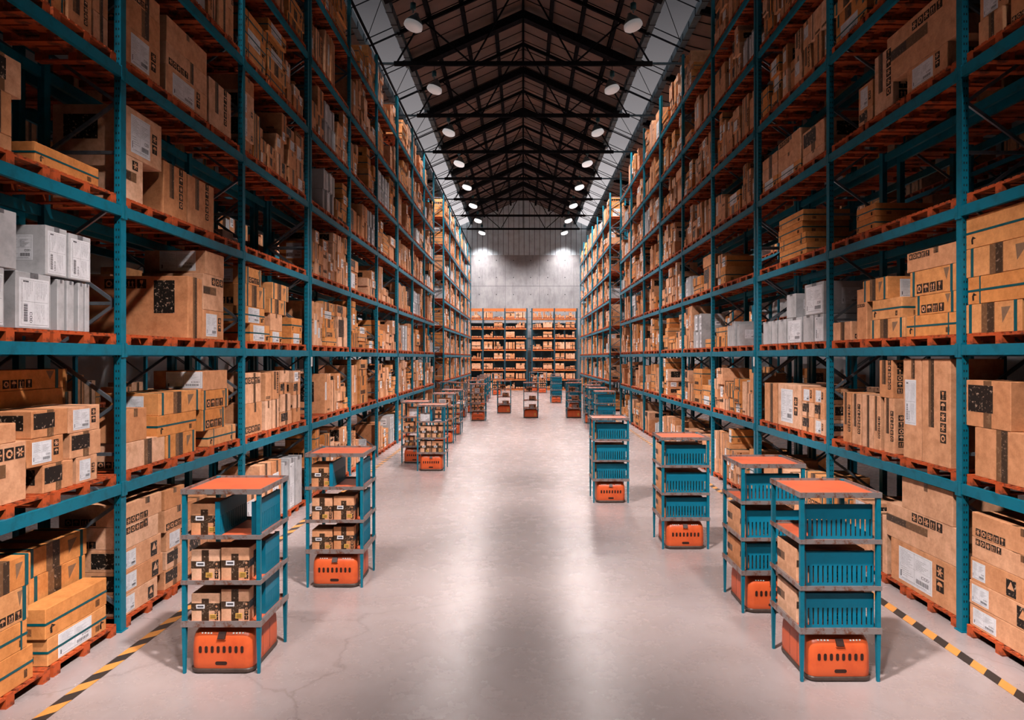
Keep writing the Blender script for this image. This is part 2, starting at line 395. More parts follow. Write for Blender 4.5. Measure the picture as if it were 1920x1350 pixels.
# lamps of the two side aisles
for s in (-1, 1):
    for i, y in enumerate((14, 28, 42, 56, 70)):
        add_lamp(s*11.4, y, 14.6, .6, f'grey pendant lamp over the {"left" if s < 0 else "right"} side aisle, {ORD[i]} from the near end', 0, 'side aisle lamps')
        spot(s*11.4, y, 14.4, 1300 if y > 20 else 900, 30, .5, size=.5)

# ------------------------------------------------------------------ pallet racks
def rack_meshes(s, near):
    key = (s, near)
    if key in RM: return RM[key]
    a, b = sorted((0, s*PD))
    up = MB(); up.box(a, b, 0, PW, 0, TOP, 'teal')
    up.box(a-.02, b+.02, -.02, PW+.02, 0, .012, 'teal')
    if near:
        z = .2
        while z < 12:
            for xx in (.028, .062):
                up.box(*sorted((s*xx-.007, s*xx+.007)), -.0015, .0, z, z+.03, 'hole'); 
            z += .10
    rr = MB(); a2, b2 = sorted((s*(DEPTH-PD), s*DEPTH)); rr.box(a2, b2, 0, PW, 0, TOP-.3, 'teal')
    br = MB(); z = .35; d = 1
    while z < TOP-1:
        p, q = (s*PD, s*(DEPTH-PD)) if d > 0 else (s*(DEPTH-PD), s*PD)
        br.bar((p, PW/2, z), (q, PW/2, z+.68), .035, .045, 'brace'); d = -d; z += .68
        if int(z/.68) % 3 == 0: br.bar((s*PD, PW/2, z), (s*(DEPTH-PD), PW/2, z), .035, .045, 'brace')
    L = P-PW
    fb = MB(); o = -s*.012; fb.box(*sorted((o, s*.048)), 0, L, -BH/2, BH/2, 'teal')
    for y in (-.055, L-.005):
        fb.box(*sorted((-s*.018, 0)), y, y+.06, -BH/2-.03, BH/2+.02, 'teal')
    bb = MB(); bb.box(*sorted((s*(DEPTH-.05), s*(DEPTH+.01))), 0, L, -BH/2, BH/2, 'teal')
    r = [x.mesh(n) for x, n in ((up, 'upright'), (rr, 'upright'), (br, 'bracing'), (fb, 'beam'), (bb, 'beam'))]
    pl = MB(); pl.box(*sorted((-s*.03, -s*.018)), .01, .10, 0, .24, 'plate_white'); r.append(pl.mesh('load_sign'))
    RM[key] = r; return r
RM = {}
def rack_unit(x, s, y, nb, label, near=False, top=7, sign=False, group=None):
    up, rr, br, fb, bb, pl = rack_meshes(s, near)
    root = tag(link('pallet_rack', None, loc=(x, y, 0)), label, 'rack', group)
    for k in range(nb+1):
        yy = k*P
        link('upright', up, root, (0, yy, 0)); link('upright', rr, root, (0, yy, 0)); link('bracing', br, root, (0, yy, 0))
        if k == nb: break
        for l in range(1, top+1):
            link('beam', fb, root, (0, yy+PW, LZ[l-1])); link('beam', bb, root, (0, yy+PW, LZ[l-1]))
    if sign:
        o = link('load_sign', pl, root, (0, -.02, LZ[1]-.33)); o['label'] = 'pale load sign plate'
    return root
def unit_rows(ks): return [Y0+k*P for k in ks]
YR2 = 46.0
for s, xf, sd in ((-1, XL, 'left'), (1, XR, 'right')):
    for i, k in enumerate((-1, 2, 5)):
        rack_unit(xf, s, Y0+k*P+(k+1)//3*.2, 3, f'tall teal pallet rack facing the main aisle, {ORD[i]} from the near end, {sd} side', i < 2, sign=k > -1)
    for i in (0, 3):
        rack_unit(xf, s, YR2+i*P+i/15, 3, f'tall teal pallet rack beyond the cross aisle, {"next to it" if i == 0 else "by the back wall"}, {sd} side')
    xb = xf+s*(2*DEPTH+.25)
    for i, k in enumerate((-1, 2, 5)):
        rack_unit(xb, -s, Y0+k*P+(k+1)//3*.2, 3, f'teal pallet rack standing back to back behind the {ORD[i]} {sd} main rack')
    for i in (0, 3):
        rack_unit(xb, -s, YR2+i*P+i/15, 3, f'teal rack back to back with the {"cross aisle" if i == 0 else "back wall"} rack, {sd} side')
    xo = s*14.0
    for i, k in enumerate((-1, 2, 5, 8, 11)):
        rack_unit(xo, s, Y0+k*P+i*.2, 3, f'teal pallet rack along the {sd} outer wall, {ORD[i]} from the near end')
def post_fix(k):
    """aisle-wise start of bay k (just past its near upright)"""
    return Y0+k*P+PW+(k+1)//3*.2
TOPRAIL = MB()
m = MB(); m.bar((XL-.03, 5, TOP+.03), (XL-.03, 70, TOP+.03), .07, .07, 'roof_steel')
tag(link('top_rail', m.mesh('top_rail')), 'dark steel rail running along the tops of the left main racks', 'rail')
for yy, s, xf in ():
    pass

# ------------------------------------------------------------------ cartons
def frames(w, d, h):
    return {'F': ((-w/2, -d/2, 0), (1, 0, 0), (0, 0, 1), (0, -1, 0), w, h), 'B': ((w/2, d/2, 0), (-1, 0, 0), (0, 0, 1), (0, 1, 0), w, h),
            'L': ((-w/2, d/2, 0), (0, -1, 0), (0, 0, 1), (-1, 0, 0), d, h), 'R': ((w/2, -d/2, 0), (0, 1, 0), (0, 0, 1), (1, 0, 0), d, h),
            'T': ((-w/2, -d/2, h), (1, 0, 0), (0, 1, 0), (0, 0, 1), w, d)}
class Carton:
    def __init__(s, w, d, h, body, rnd, fine):
        s.w, s.d, s.h, s.fine = w, d, h, fine; s.fr = frames(w, d, h); s.parts = []; s.body = MB()
        if fine: s.body.cbox(-w/2, w/2, -d/2, d/2, 0, h, .006, body, 0, rnd)
        else: s.body.box(-w/2, w/2, -d/2, d/2, 0, h, body)
        s.rnd = rnd
    def part(s, name):
        m = MB(); s.parts.append((name, m)); return m
    def pt(s, f, u, v, n):
        o, U, V, N, _, _ = s.fr[f]
        return tuple(o[i]+U[i]*u+V[i]*v+N[i]*n for i in range(3))
    def rect(s, m, f, u0, u1, v0, v1, mat, t=.004):
        """thin slab lying on a face"""
        W, H = s.fr[f][4:]
        u0 = max(u0, 0); v0 = max(v0, 0); u1 = min(u1, W); v1 = min(v1, H)
        if u1-u0 < .001 or v1-v0 < .001: return
        a = [s.pt(f, *q, t) for q in ((u0, v0), (u1, v0), (u1, v1), (u0, v1))]
        m.poly(a, mat)
        if s.fine:
            b = [s.pt(f, *q, 0) for q in ((u0, v0), (u1, v0), (u1, v1), (u0, v1))]
            for i in range(4): m.poly((b[i], b[(i+1) % 4], a[(i+1) % 4], a[i]), mat)
    def shape(s, m, f, pts, mat, t=.007): m.poly([s.pt(f, u, v, t) for u, v in pts], mat)
    # ---- prints
    def icon(s, m, f, u, v, z, kind, paper='kraft'):
        if u+z > s.fr[f][4]-.004 or v+z > s.fr[f][5]-.004: return
        s.rect(m, f, u, u+z, v, v+z, 'ink', .0025)
        if not s.fine: return
        def P_(pts): s.shape(m, f, [(u+a*z, v+b*z) for a, b in pts], paper, .0045)
        if kind == 0:    # wine glass
            P_([(.32, .88), (.34, .62), (.46, .48), (.54, .48), (.66, .62), (.68, .88)]); P_([(.47, .16), (.53, .16), (.53, .5), (.47, .5)]); P_([(.35, .12), (.65, .12), (.65, .18), (.35, .18)])
        elif kind == 1:  # umbrella
            P_([(.5+.36*math.cos(a), .52+.32*math.sin(a)) for a in [PI*i/8 for i in range(9)]]); P_([(.47, .14), (.53, .14), (.53, .55), (.47, .55)])
        elif kind == 2:  # two arrows up
            for q in (.30, .70): P_([(q-.06, .24), (q+.06, .24), (q+.06, .6), (q+.15, .6), (q, .86), (q-.15, .6), (q-.06, .6)])
            P_([(.12, .12), (.88, .12), (.88, .17), (.12, .17)])
        elif kind == 3:  # round arrow
            n = 12; R = .36; r = .19
            for i in range(n-2):
                a, b = 2*PI*i/n, 2*PI*(i+1)/n
                P_([(.5+R*math.cos(a), .5+R*math.sin(a)), (.5+R*math.cos(b), .5+R*math.sin(b)), (.5+r*math.cos(b), .5+r*math.sin(b)), (.5+r*math.cos(a), .5+r*math.sin(a))])
            P_([(.92, .46), (.60, .46), (.72, .22)])
        else:            # burst of six rays
            for i in range(6):
                a = 2*PI*i/6; P_([(.5+.08*math.cos(a-1.2), .5+.08*math.sin(a-1.2)), (.5+.40*math.cos(a-.16), .5+.40*math.sin(a-.16)), (.5+.40*math.cos(a+.16), .5+.40*math.sin(a+.16)), (.5+.08*math.cos(a+1.2), .5+.08*math.sin(a+1.2))])
    def icons(s, f, u, v, z, kinds, vert=False, gap=.18, m=None):
        m = m or s.part('handling_marks')
        for i, k in enumerate(kinds):
            o = i*z*(1+gap); s.icon(m, f, u+(0 if vert else o), v+(o if vert else 0), z, k)
    def label(s, f, u, v, W, H, rot=False):
        m = s.part('shipping_label'); bc = s.part('>printed_code') if s.fine else m; s.rect(m, f, u, u+W, v, v+H, 'label_paper', .002)
        if not s.fine:
            s.rect(m, f, u+W*.1, u+W*.9, v+H*.45, v+H*.85, 'label_fine', .0035); s.rect(m, f, u+W*.55, u+W*.9, v+H*.2, v+H*.32, 'label_ink', .0035); return
        def R(a, b, c, d, mat):    # label frame: x right, y up, both 0..1
            if rot: q = [(u+(1-y)*W if 0 else u+y*W, v+(1-x)*H) for x, y in ((a, c), (b, c), (b, d), (a, d))]
            else: q = [(u+x*W, v+y*H) for x, y in ((a, c), (b, c), (b, d), (a, d))]
            if rot: q = q[::-1]
            s.shape(bc if mat == 'label_ink' else m, f, q, mat, .0035)
        B = .008
        for a, b, c, d in ((.04, .96, .95, .95+B), (.04, .96, .05, .05+B), (.04, .04+B, .05, .95), (.96-B, .96, .05, .95), (.04, .96, .50, .50+B), (.48, .48+B, .05, .95)): R(a, b, c, d, 'label_fine')
        for i in range(9):
            y = .90-i*.045; R(.07, .07+.36*(.6+.4*((i*7) % 5)/4), y, y+.014, 'label_fine')
            if i > 1: R(.52, .52+.38*(.5+.5*((i*3) % 4)/3), y, y+.014, 'label_fine')
        for i in range(5):
            y = .42-i*.06; R(.07, .07+.38*(.5+.5*((i*5) % 4)/3), y, y+.014, 'label_fine')
        R(.10, .85, .08, .10, 'label_fine'); R(.06, .09, .12, .30, 'label_ink')
        x = .54; i = 0
        while x < .90:
            w_ = (.012, .02, .008, .016)[i % 4]; R(x, x+w_, .14, .27, 'label_ink'); x += w_+.011; i += 1
        # the letters C O D
        def letter(ch, x, y, w_, h_):
            t_ = w_*.24
            if ch in 'CO': R(x, x+t_, y+t_*.5, y+h_-t_*.5, 'label_ink'); R(x+t_*.5, x+w_-t_*.3, y, y+t_*.8, 'label_ink'); R(x+t_*.5, x+w_-t_*.3, y+h_-t_*.8, y+h_, 'label_ink')
            if ch == 'O': R(x+w_-t_, x+w_, y+t_*.5, y+h_-t_*.5, 'label_ink')
            if ch == 'C': R(x+w_-t_, x+w_, y+t_*.5, y+h_*.32, 'label_ink'); R(x+w_-t_, x+w_, y+h_*.68, y+h_-t_*.5, 'label_ink')
            if ch == 'D': R(x, x+t_, y, y+h_, 'label_ink'); R(x+t_, x+w_*.7, y, y+t_*.8, 'label_ink'); R(x+t_, x+w_*.7, y+h_-t_*.8, y+h_, 'label_ink'); R(x+w_-t_, x+w_, y+h_*.2, y+h_*.8, 'label_ink')
        for i, ch in enumerate('COD'): letter(ch, .70+i*.078, .335, .062, .085)
    def tapev(s, f, uc, w_, v0=0, v1=9, two=True):
        m = s.part('tape'); s.rect(m, f, uc-w_/2, uc+w_/2, v0, v1, 'tape', .0015)
        if two: s.rect(m, f, uc-w_*.05, uc+w_*.45, max(v0, 0), v1, 'tape_dark', .0025)
    def tapeh(s, f, vc, h_, u0=0, u1=9):
        m = s.part('tape'); s.rect(m, f, u0, u1, vc-h_/2, vc+h_/2, 'tape', .0015); s.rect(m, f, u0, (u0+min(u1, s.fr[f][4]))*.5+u0*.5, vc-h_*.4, vc+h_*.4, 'tape_dark', .0025)
    def toptape(s, w_=.09):
        m = s.part('tape'); s.rect(m, 'T', s.w/2-w_/2, s.w/2+w_/2, 0, 9, 'tape', .0015)
    def strap(s, faces, pos, w_, vert):
        m = s.part('strap')
        for f in faces:
            W, H = s.fr[f][4:]
            if vert: s.rect(m, f, pos-w_/2, pos+w_/2, -1, 9, 'strap', .004)
            else: s.rect(m, f, -.1, 9, pos-w_/2, pos+w_/2, 'strap', .004)
    def vstrap(s, x, w_=.04):   # all round, over front, top and back
        m = s.part('strap')
        s.rect(m, 'F', x-w_/2, x+w_/2, -1, 9, 'strap', .005); s.rect(m, 'T', x-w_/2, x+w_/2, -1, 9, 'strap', .005); s.rect(m, 'B', s.w-x-w_/2, s.w-x+w_/2, -1, 9, 'strap', .005)
    def hstrap(s, z, w_=.022):
        m = s.part('strap')
        for f in 'FLRB': s.rect(m, f, -.1, 9, z-w_/2, z+w_/2, 'strap', .004)

KR, OR, WH = 'kraft', 'kraft_orange', 'white_card'
STY = {  # style: (body material, kind name, describing words)
 'plain': (KR, 'cardboard_box', 'plain kraft box'), 'tape': (KR, 'cardboard_box', 'dark taped kraft box'), 'tapeh': (KR, 'cardboard_box', 'kraft box with sideways tape'),
 'cross': (KR, 'cardboard_box', 'cross taped kraft box'), 'icons': (KR, 'cardboard_box', 'kraft box with icon row'), 'iconcol': (KR, 'cardboard_box', 'kraft box with icon column'),
 'label': (KR, 'cardboard_box', 'kraft box with paper label'), 'patch': (KR, 'cardboard_box', 'kraft box with black patch'), 'tri': (KR, 'cardboard_box', 'kraft box, triangle mark'),
 'bigpatch': (KR, 'cardboard_box', 'huge deep kraft box'), 'sidelabel': (KR, 'cardboard_box', 'kraft box labelled on side'),
 'strapv': (OR, 'strapped_box', 'teal banded taped box'), 'straph': (OR, 'strapped_box', 'thin teal banded box'), 'straphv': (OR, 'strapped_box', 'crossed teal banded box'),
 'straplabel': (OR, 'strapped_box', 'banded box with label'), 'strapicons': (OR, 'strapped_box', 'banded box with icons'),
 'white': (WH, 'white_carton', 'plain grey white carton'), 'whitelabel': (WH, 'white_carton', 'grey white carton with label'),
}
CACHE = {}
def carton(w, d, h, style, var, fine):
    key = (round(w, 2), round(d, 2), round(h, 2), style, var, fine)
    if key in CACHE: return CACHE[key]
    rnd = random.Random(hash(key[:3]) if 0 else int(w*1000+d*100+h*10)+var*77)
    c = Carton(w, d, h, STY[style][0], rnd, fine); A = c.fr
    ic = min(.13, h*.30, w*.16); kk = [3, 1, 2, 0]; side = 'LR'
    if style == 'plain': c.toptape(); c.tapev('F', w/2, .09, h*.75, 9, False)
    elif style == 'tape':
        c.tapev('F', w*.55, min(.2, w*.22)); c.toptape(.12)
        if fine: c.icons('R', d*.08, .03, ic*.8, kk); c.icons('L', d*.55, .03, ic*.8, kk)
    elif style == 'bigpatch':
        c.tapev('F', w*.48, w*.28)
        for f in side:
            m = c.part('black_patch'); u = .16 if f == 'R' else d-.56; c.rect(m, f, u, u+.34, h*.40, h*.93, 'film', .002)
            c.icons(f, d*.22, h*.80, .15, kk)
    elif style == 'sidelabel':
        c.toptape()
        for f in side: c.label(f, d*.25, h*.12, .62, min(.42, h*.9)-.02)
    elif style == 'tapeh':
        c.tapeh('F', h*.55, h*.22, 0, w*.62); c.icons('F', w*.40, h*.72 if h > .45 else h*.06, min(.13, h*.24), [4, 3, 4, 2, 0])
        for f in side: c.tapeh(f, h*.5, h*.25, 0, d*.4)
    elif style == 'cross':
        for f in ('F', 'L', 'R'):
            W = A[f][4]; m = c.part('tape'); s_ = min(.085, W*.28)
            c.rect(m, f, W/2-s_/2, W/2+s_/2, 0, h*(1 if var % 2 else .82), 'tape_dark', .0016); c.rect(m, f, 0, W, h*.40, h*.40+s_, 'tape_dark', .0022)
        if fine:
            m = c.part('sticker'); c.rect(m, 'F', w*.18, w*.48, h*.47, h*.61, 'label_paper', .003); c.rect(m, 'F', w*.22, w*.44, h*.51, h*.57, 'label_ink', .004)
            m = c.part('sticker'); u = w*(.52 if var % 2 else .66); c.rect(m, 'F', u, u+w*.24, h*.10, h*.26, 'yellow_sticker', .003)
            for q in range(3): c.rect(m, 'F', u+w*.03, u+w*.21, h*(.13+.04*q), h*(.145+.04*q), 'ink', .004)
            c.icons('F', w*.84, h*.06, h*.12, [0, 1, 2, 4], True)
    elif style == 'icons':
        c.icons('F', w*.05, h*.64 if var % 2 else h*.07, min(ic, w*.17), [4, 3, 4, 2, 0][:4 if w < .6 else 5]); c.toptape()
        if w > .35: c.tapev('F', w*.6, .11, 0 if var % 3 else h*.7)
        for f in side: c.icons(f, d*.1, h*.07, min(ic, d*.16), kk)
    elif style == 'iconcol':
        z = min(.13, h*.135, w*.30)
        c.tapev('F', w*.34, min(.13, w*.3), h*.35, 9); c.icons('F', w*.66, h*.22, z, [3, 4, 4, 1, 0], True)
        for f in side: c.icons(f, d*.12, h*.12, z*1.05, [2, 1, 3, 0, 4], True); 
    elif style == 'label':
        if h > w*1.25: c.label('F', w*.10, h*.34, w*.62, h*.45, True); c.tapev('F', w*.55, w*.2, h*.8)
        else: c.label('F', w*.14, h*.10, w*.52, h*.78); c.icons('F', w*.72, h*.30, min(h*.26, w*.14), [1, 4], True)
        for f in side: m = c.part('black_patch'); c.rect(m, f, d*.15, d*.62, h*.3, h*.8, 'film', .002)
        c.toptape()
    elif style == 'patch':
        m = c.part('black_patch'); c.rect(m, 'F', w*.05, w*.62, h*.32, h*.90, 'film', .0025)
        c.tapev('F', w*.50, w*.18, 0, 9, False); c.toptape()
        for f in side: m = c.part('black_patch'); c.rect(m, f, d*.30, d*.85, h*.3, h*.85, 'film', .002); 
    elif style == 'tri':
        c.label('F', w*.04, h*.12, w*.26, h*.75)
        m = c.part('black_patch'); u = w*.70; z = min(h*.82, w*.22); c.rect(m, 'F', u, u+z*.8, h*.08, h*.08+z, 'film', .002)
        if fine: c.shape(m, 'F', [(u+z*.12, h*.08+z*.42), (u+z*.68, h*.08+z*.42), (u+z*.4, h*.08+z*.92)], 'kraft', .004)
        for f in side: c.label(f, d*.1, h*.12, d*.3, h*.7); m = c.part('black_patch'); c.rect(m, f, d*.5, d*.85, h*.15, h*.85, 'film', .002)
    elif style in ('strapv', 'strapicons'):
        c.vstrap(w*.09, min(.05, w*.08)); c.vstrap(w*.90, min(.05, w*.08))
        if style == 'strapv':
            c.tapev('F', w*.42, min(.24, w*.24))
            m = c.part('printed_mark')
            if fine: c.shape(m, 'F', [(w*.66, h*.82), (w*.82, h*.82), (w*.68, h*.30)], 'print_grey', .002)
            else: c.parts.pop()
        else:
            c.icons('F', w*.16, h*.10, min(.14, h*.42, w*.15), kk)
            if fine: m = c.part('printed_mark'); c.shape(m, 'F', [(w*.74, h*.92), (w*.86, h*.92), (w*.80, h*.45)], 'print_grey', .002)
        c.tapev('T', w*.42, .14, two=False)
        for f in side:
            if var % 2: c.label(f, d*.22, h*.08, d*.5, h*.80)
            else: c.icons(f, d*.12, h*.1, min(.13, h*.45, d*.15), kk)
    elif style in ('straph', 'straphv', 'straplabel'):
        if style == 'straplabel': c.label('F', w*.16, h*.06, w*.56, h*.88)
        c.hstrap(h*.50, min(.028, h*.09))
        if style == 'straphv': c.vstrap(w*.18, .02); c.vstrap(w*.85, .02)
        m = c.part('printed_mark')
        if fine:
            for q in range(6): c.rect(m, 'F', w*.80+q*w*.012, w*.806+q*w*.012, h*.12, h*.36, 'ink', .002)
            u = w*.07 if style != 'straplabel' else w*.88; z = min(h*.3, .1)
            c.shape(m, 'F', [(u, h*.13), (u+z*.35, h*.13), (u+z*.3, h*.13+z*.6), (u+z*.9, h*.13+z*.7), (u+z*.2, h*.13+z*1.05), (u-z*.1, h*.13+z*.6)], 'ink', .002)
            for f in side:
                for q in range(6): c.rect(m, f, d*.2+q*.014, d*.2+q*.014+.007, h*.12, h*.36, 'ink', .002)
        else: c.rect(m, 'F', w*.78, w*.88, h*.12, h*.38, 'ink', .002)
    elif style == 'white':
        m = c.part('tape'); c.rect(m, 'F', w*.35, w*.65, h*.93, h, 'tape_grey', .002); c.rect(m, 'T', w*.35, w*.65, 0, 9, 'tape_grey', .002)
        for f in side: c.label(f, d*.2, h*.35, d*.4, h*.4)
    elif style == 'whitelabel':
        m = c.part('tape'); c.rect(m, 'F', w*.40, w*.62, h*.90, h, 'tape_grey', .004); c.rect(m, 'T', w*.4, w*.62, 0, 9, 'tape_grey', .002)
        c.label('F', w*.09, h*.04, w*.85, h*.86, h > w*1.15)
        for f in side: c.label(f, d*.4, h*.3, d*.4, h*.5)
    CACHE[key] = c; return c

BOX = []      # every carton to place: dict
def put(side, xf, y, setb, z, w, d, h, style, bay, lvl, st, pos, n, turn=0, row='', hero=False, var=0):
    BOX.append(dict(s=side, x=xf+side*(setb+d/2), y=y+w/2, z=z, w=w, d=d, h=h, style=style, bay=bay, lvl=lvl, st=st, pos=pos, n=n, turn=turn, row=row, hero=hero, var=var))
GAP = .003
def px_y(side, x, xf): return xf*F_PX/(x-CX)
COVER = {}     # (side, bay, level) -> list of covered aisle intervals
def hs(side, lvl, bay, xn, xf, items, depth=.8, setb=.05, z0=None, row=''):
    """a stack read off the photograph: xn/xf are the columns of its near and far edge on the aisle plane"""
    X = (XL-setb if side < 0 else XR+setb)
    z = (shelf_z(lvl)+PALH) if z0 is None else z0
    y_lo, y_hi = post_fix(bay)+.01, post_fix(bay+1)-PW-.01
    if bay+1 == 2: y_hi -= .20
    st = STN.setdefault((side, bay, lvl, row), 0); STN[(side, bay, lvl, row)] += 1
    for i, it in enumerate(items):
        zt, sty = it[0], it[1]; a, b = (it[2], it[3]) if len(it) > 3 else (xn, xf); dd = it[4] if len(it) > 4 else depth
        ya, yb = max(X*F_PX/(a-CX), y_lo), min(X*F_PX/(b-CX), y_hi)
        if i == 0: COVER.setdefault((side, bay, lvl), []).append((ya, yb, row))
        h = zt-z-GAP
        put(side, XL if side < 0 else XR, ya, setb, z, yb-ya, dd, h, sty, bay, lvl, st, i, len(items), RND.uniform(-.008, .008), row, True, i+st)
        z = zt
STN = {}
# ---- left side, floor
hs(-1, 0, -1, 50, 89, [(.47, 'straplabel'), (.82, 'straph')], .34) if 0 else None
hs(-1, 0, -1, -30, 62, [(.52, 'straph'), (.83, 'straphv', -30, 51), (1.20, 'strapicons', -34, 53), (1.54, 'strapv', -34, 58)], .9)
hs(-1, 0, -1, 89.5, 199, [(.466, 'straplabel'), (.82, 'straph', 85, 200)], .30)
hs(-1, 0, -1, 50, 158, [(.45, 'straphv'), (.77, 'plain'), (1.09, 'strapv', 56, 160), (1.43, 'strapv', 47, 163)], .62, .40, row='rear')
hs(-1, 0, 0, 233, 295, [(.44, 'tri'), (.75, 'tri', 233, 305), (1.06, 'tri', 233, 302), (1.37, 'icons', 233, 297), (1.68, 'icons', 233, 303)], .9)
hs(-1, 0, 0, 309, 346, [(.44, 'patch'), (.72, 'patch', 311, 346), (1.02, 'label', 312, 349), (1.36, 'icons', 309, 352), (1.66, 'plain')], .9)
hs(-1, 0, 0, 354, 388, [(.42, 'label'), (.74, 'patch'), (1.05, 'tape'), (1.35, 'plain')], .8)
hs(-1, 0, 0, 391, 441, [(.62, 'plain'), (1.2, 'tape')], .8)
hs(-1, 0, 1, 460, 484, [(1.02, 'label')], .8)
hs(-1, 0, 1, 487, 508, [(1.45, 'tape')], .8)
hs(-1, 0, 1, 510, 527, [(1.42, 'label')], .8)
hs(-1, 0, 1, 530, 541, [(1.30, 'white')], .7)
hs(-1, 0, 1, 543, 552, [(1.33, 'whitelabel')], .7)
hs(-1, 0, 1, 554, 566, [(1.30, 'white')], .7)
# ---- left side, first shelf
hs(-1, 1, -1, -60, 49, [(2.79, 'tapeh'), (3.0, 'plain', -60, 30)], .7)
hs(-1, 1, -1, 80.7, 137, [(2.47, 'patch'), (2.79, 'label', 50, 118.6), (3.10, 'patch', 58.7, 127)], .62)
hs(-1, 1, -1, 143, 182, [(2.47, 'label'), (2.78, 'patch', 131, 189), (3.10, 'label', 128, 187)], .6)
hs(-1, 1, -1, 0, 96, [(2.75, 'tape'), (3.30, 'straph', -20, 118), (3.55, 'strapicons', -20, 118)], .40, .72, row='rear')
hs(-1, 1, -1, 122, 196, [(2.8, 'plain'), (3.24, 'straphv'), (3.55, 'strapv')], .36, .72, row='rear')
hs(-1, 1, 0, 234.8, 309, [(2.52, 'tape'), (2.98, 'plain', 233, 275)], .85)
hs(-1, 1, 0, 311, 367.5, [(2.50, 'strapv'), (2.82, 'straph', 295, 368), (3.16, 'strapv', 298, 376)], .8)
hs(-1, 1, 0, 391, 441.6, [(2.44, 'straphv'), (2.80, 'strapicons', 378, 422), (3.13, 'strapicons', 379, 428), (3.47, 'sidelabel', 381, 426)], .85)
hs(-1, 1, 1, 458, 491, [(2.78, 'icons'), (3.39, 'icons', 458, 489)], .85)
hs(-1, 1, 1, 498, 509, [(2.77, 'plain'), (3.37, 'icons')], .85)
hs(-1, 1, 1, 511.5, 522.8, [(2.78, 'tape'), (3.39, 'iconcol')], .85)
hs(-1, 1, 1, 526, 547, [(2.46, 'patch'), (2.86, 'tape', 526, 545), (3.13, 'patch', 525, 538), (3.40, 'plain', 525, 542)], .7)
hs(-1, 1, 1, 550, 563, [(2.48, 'plain'), (2.8, 'tape'), (3.1, 'patch'), (3.38, 'label')], .7)
# ---- left side, second shelf
hs(-1, 2, -1, 30, 95, [(4.64, 'whitelabel')], .8)
hs(-1, 2, -1, -40, 8, [(4.64, 'whitelabel')], .8)
for a, b in ((108, 121), (126, 139), (147, 156.6), (160, 168)): hs(-1, 2, -1, a, b, [(4.62, 'white')], .7)
hs(-1, 2, -1, 85.5, 125.5, [(5.22, 'whitelabel')], .75, z0=4.645)
hs(-1, 2, -1, 129, 170, [(5.20, 'whitelabel')], .75, z0=4.645)
hs(-1, 2, -1, -40, 31, [(5.26, 'white')], .75, z0=4.645)
hs(-1, 2, 0, 353, 379, [(5.03, 'bigpatch')], 1.75)
BIG = len(BOX)-1
hs(-1, 2, 0, 381, 419, [(4.52, 'label'), (5.14, 'tapeh'), (5.54, 'sidelabel', 385, 420)], 1.05)
hs(-1, 2, 1, 469, 505, [(4.38, 'straplabel'), (4.72, 'straplabel', 459, 496), (5.16, 'strapv', 460.7, 497.6), (5.5, 'strapicons', 462, 490)], .95)
hs(-1, 2, 1, 507, 529, [(4.28, 'straplabel'), (4.66, 'plain'), (4.98, 'strapv', 506, 536), (5.34, 'strapv', 510, 541)], .9)
hs(-1, 2, 1, 547, 566, [(4.29, 'straplabel'), (4.64, 'straph')], .9)
# ---- left side, third and fourth shelves
hs(-1, 3, -1, 65, 185, [(6.12, 'straph')], .5)
hs(-1, 3, -1, -40, 22, [(6.05, 'plain'), (6.5, 'tape'), (6.9, 'patch', -40, 40)], .8)
hs(-1, 3, 0, 235, 268, [(6.5, 'tapeh'), (7.18, 'label', 235, 303)], 1.0)
hs(-1, 3, 0, 307, 350, [(6.70, 'iconcol')], .8)
hs(-1, 3, 0, 352, 401, [(6.69, 'iconcol')], .8)
hs(-1, 4, 0, 236, 300, [(8.3, 'label'), (8.7, 'tape'), (9.0, 'icons')], .8)
hs(-1, 4, 0, 312, 388, [(8.2, 'label'), (8.55, 'icons'), (8.95, 'plain')], .8)
hs(-1, 4, 0, 392, 433, [(8.6, 'iconcol')], .8)
# ---- right side, floor
def S(*a, **k): hs(1, *a, **k)
S(0, -1, 2010, 1818, [(.44, 'tri'), (.75, 'tri', 1950, 1818), (1.06, 'tri', 1918, 1820), (1.34, 'icons', 2000, 1822), (1.66, 'icons', 2000, 1822)], .9)
S(0, 0, 1794, 1671, [(.81, 'label'), (1.35, 'tapeh', 1794, 1663), (1.84, 'plain', 1787, 1691)], .9)
S(0, 0, 1662, 1640, [(1.10, 'tape')], .9)
S(0, 0, 1634, 1600, [(.9, 'plain'), (1.2, 'label')], .9)
S(0, 0, 1596, 1560, [(.45, 'straph'), (.8, 'straphv'), (1.1, 'strapv')], .9)
S(0, 1, 1546, 1510, [(.6, 'strapv'), (1.0, 'strapicons'), (1.32, 'strapv')], .9)
S(0, 1, 1500, 1468, [(.5, 'icons'), (.85, 'label'), (1.15, 'tape')], .9)
S(0, 1, 1462, 1432, [(.75, 'straphv'), (1.3, 'plain')], .9)
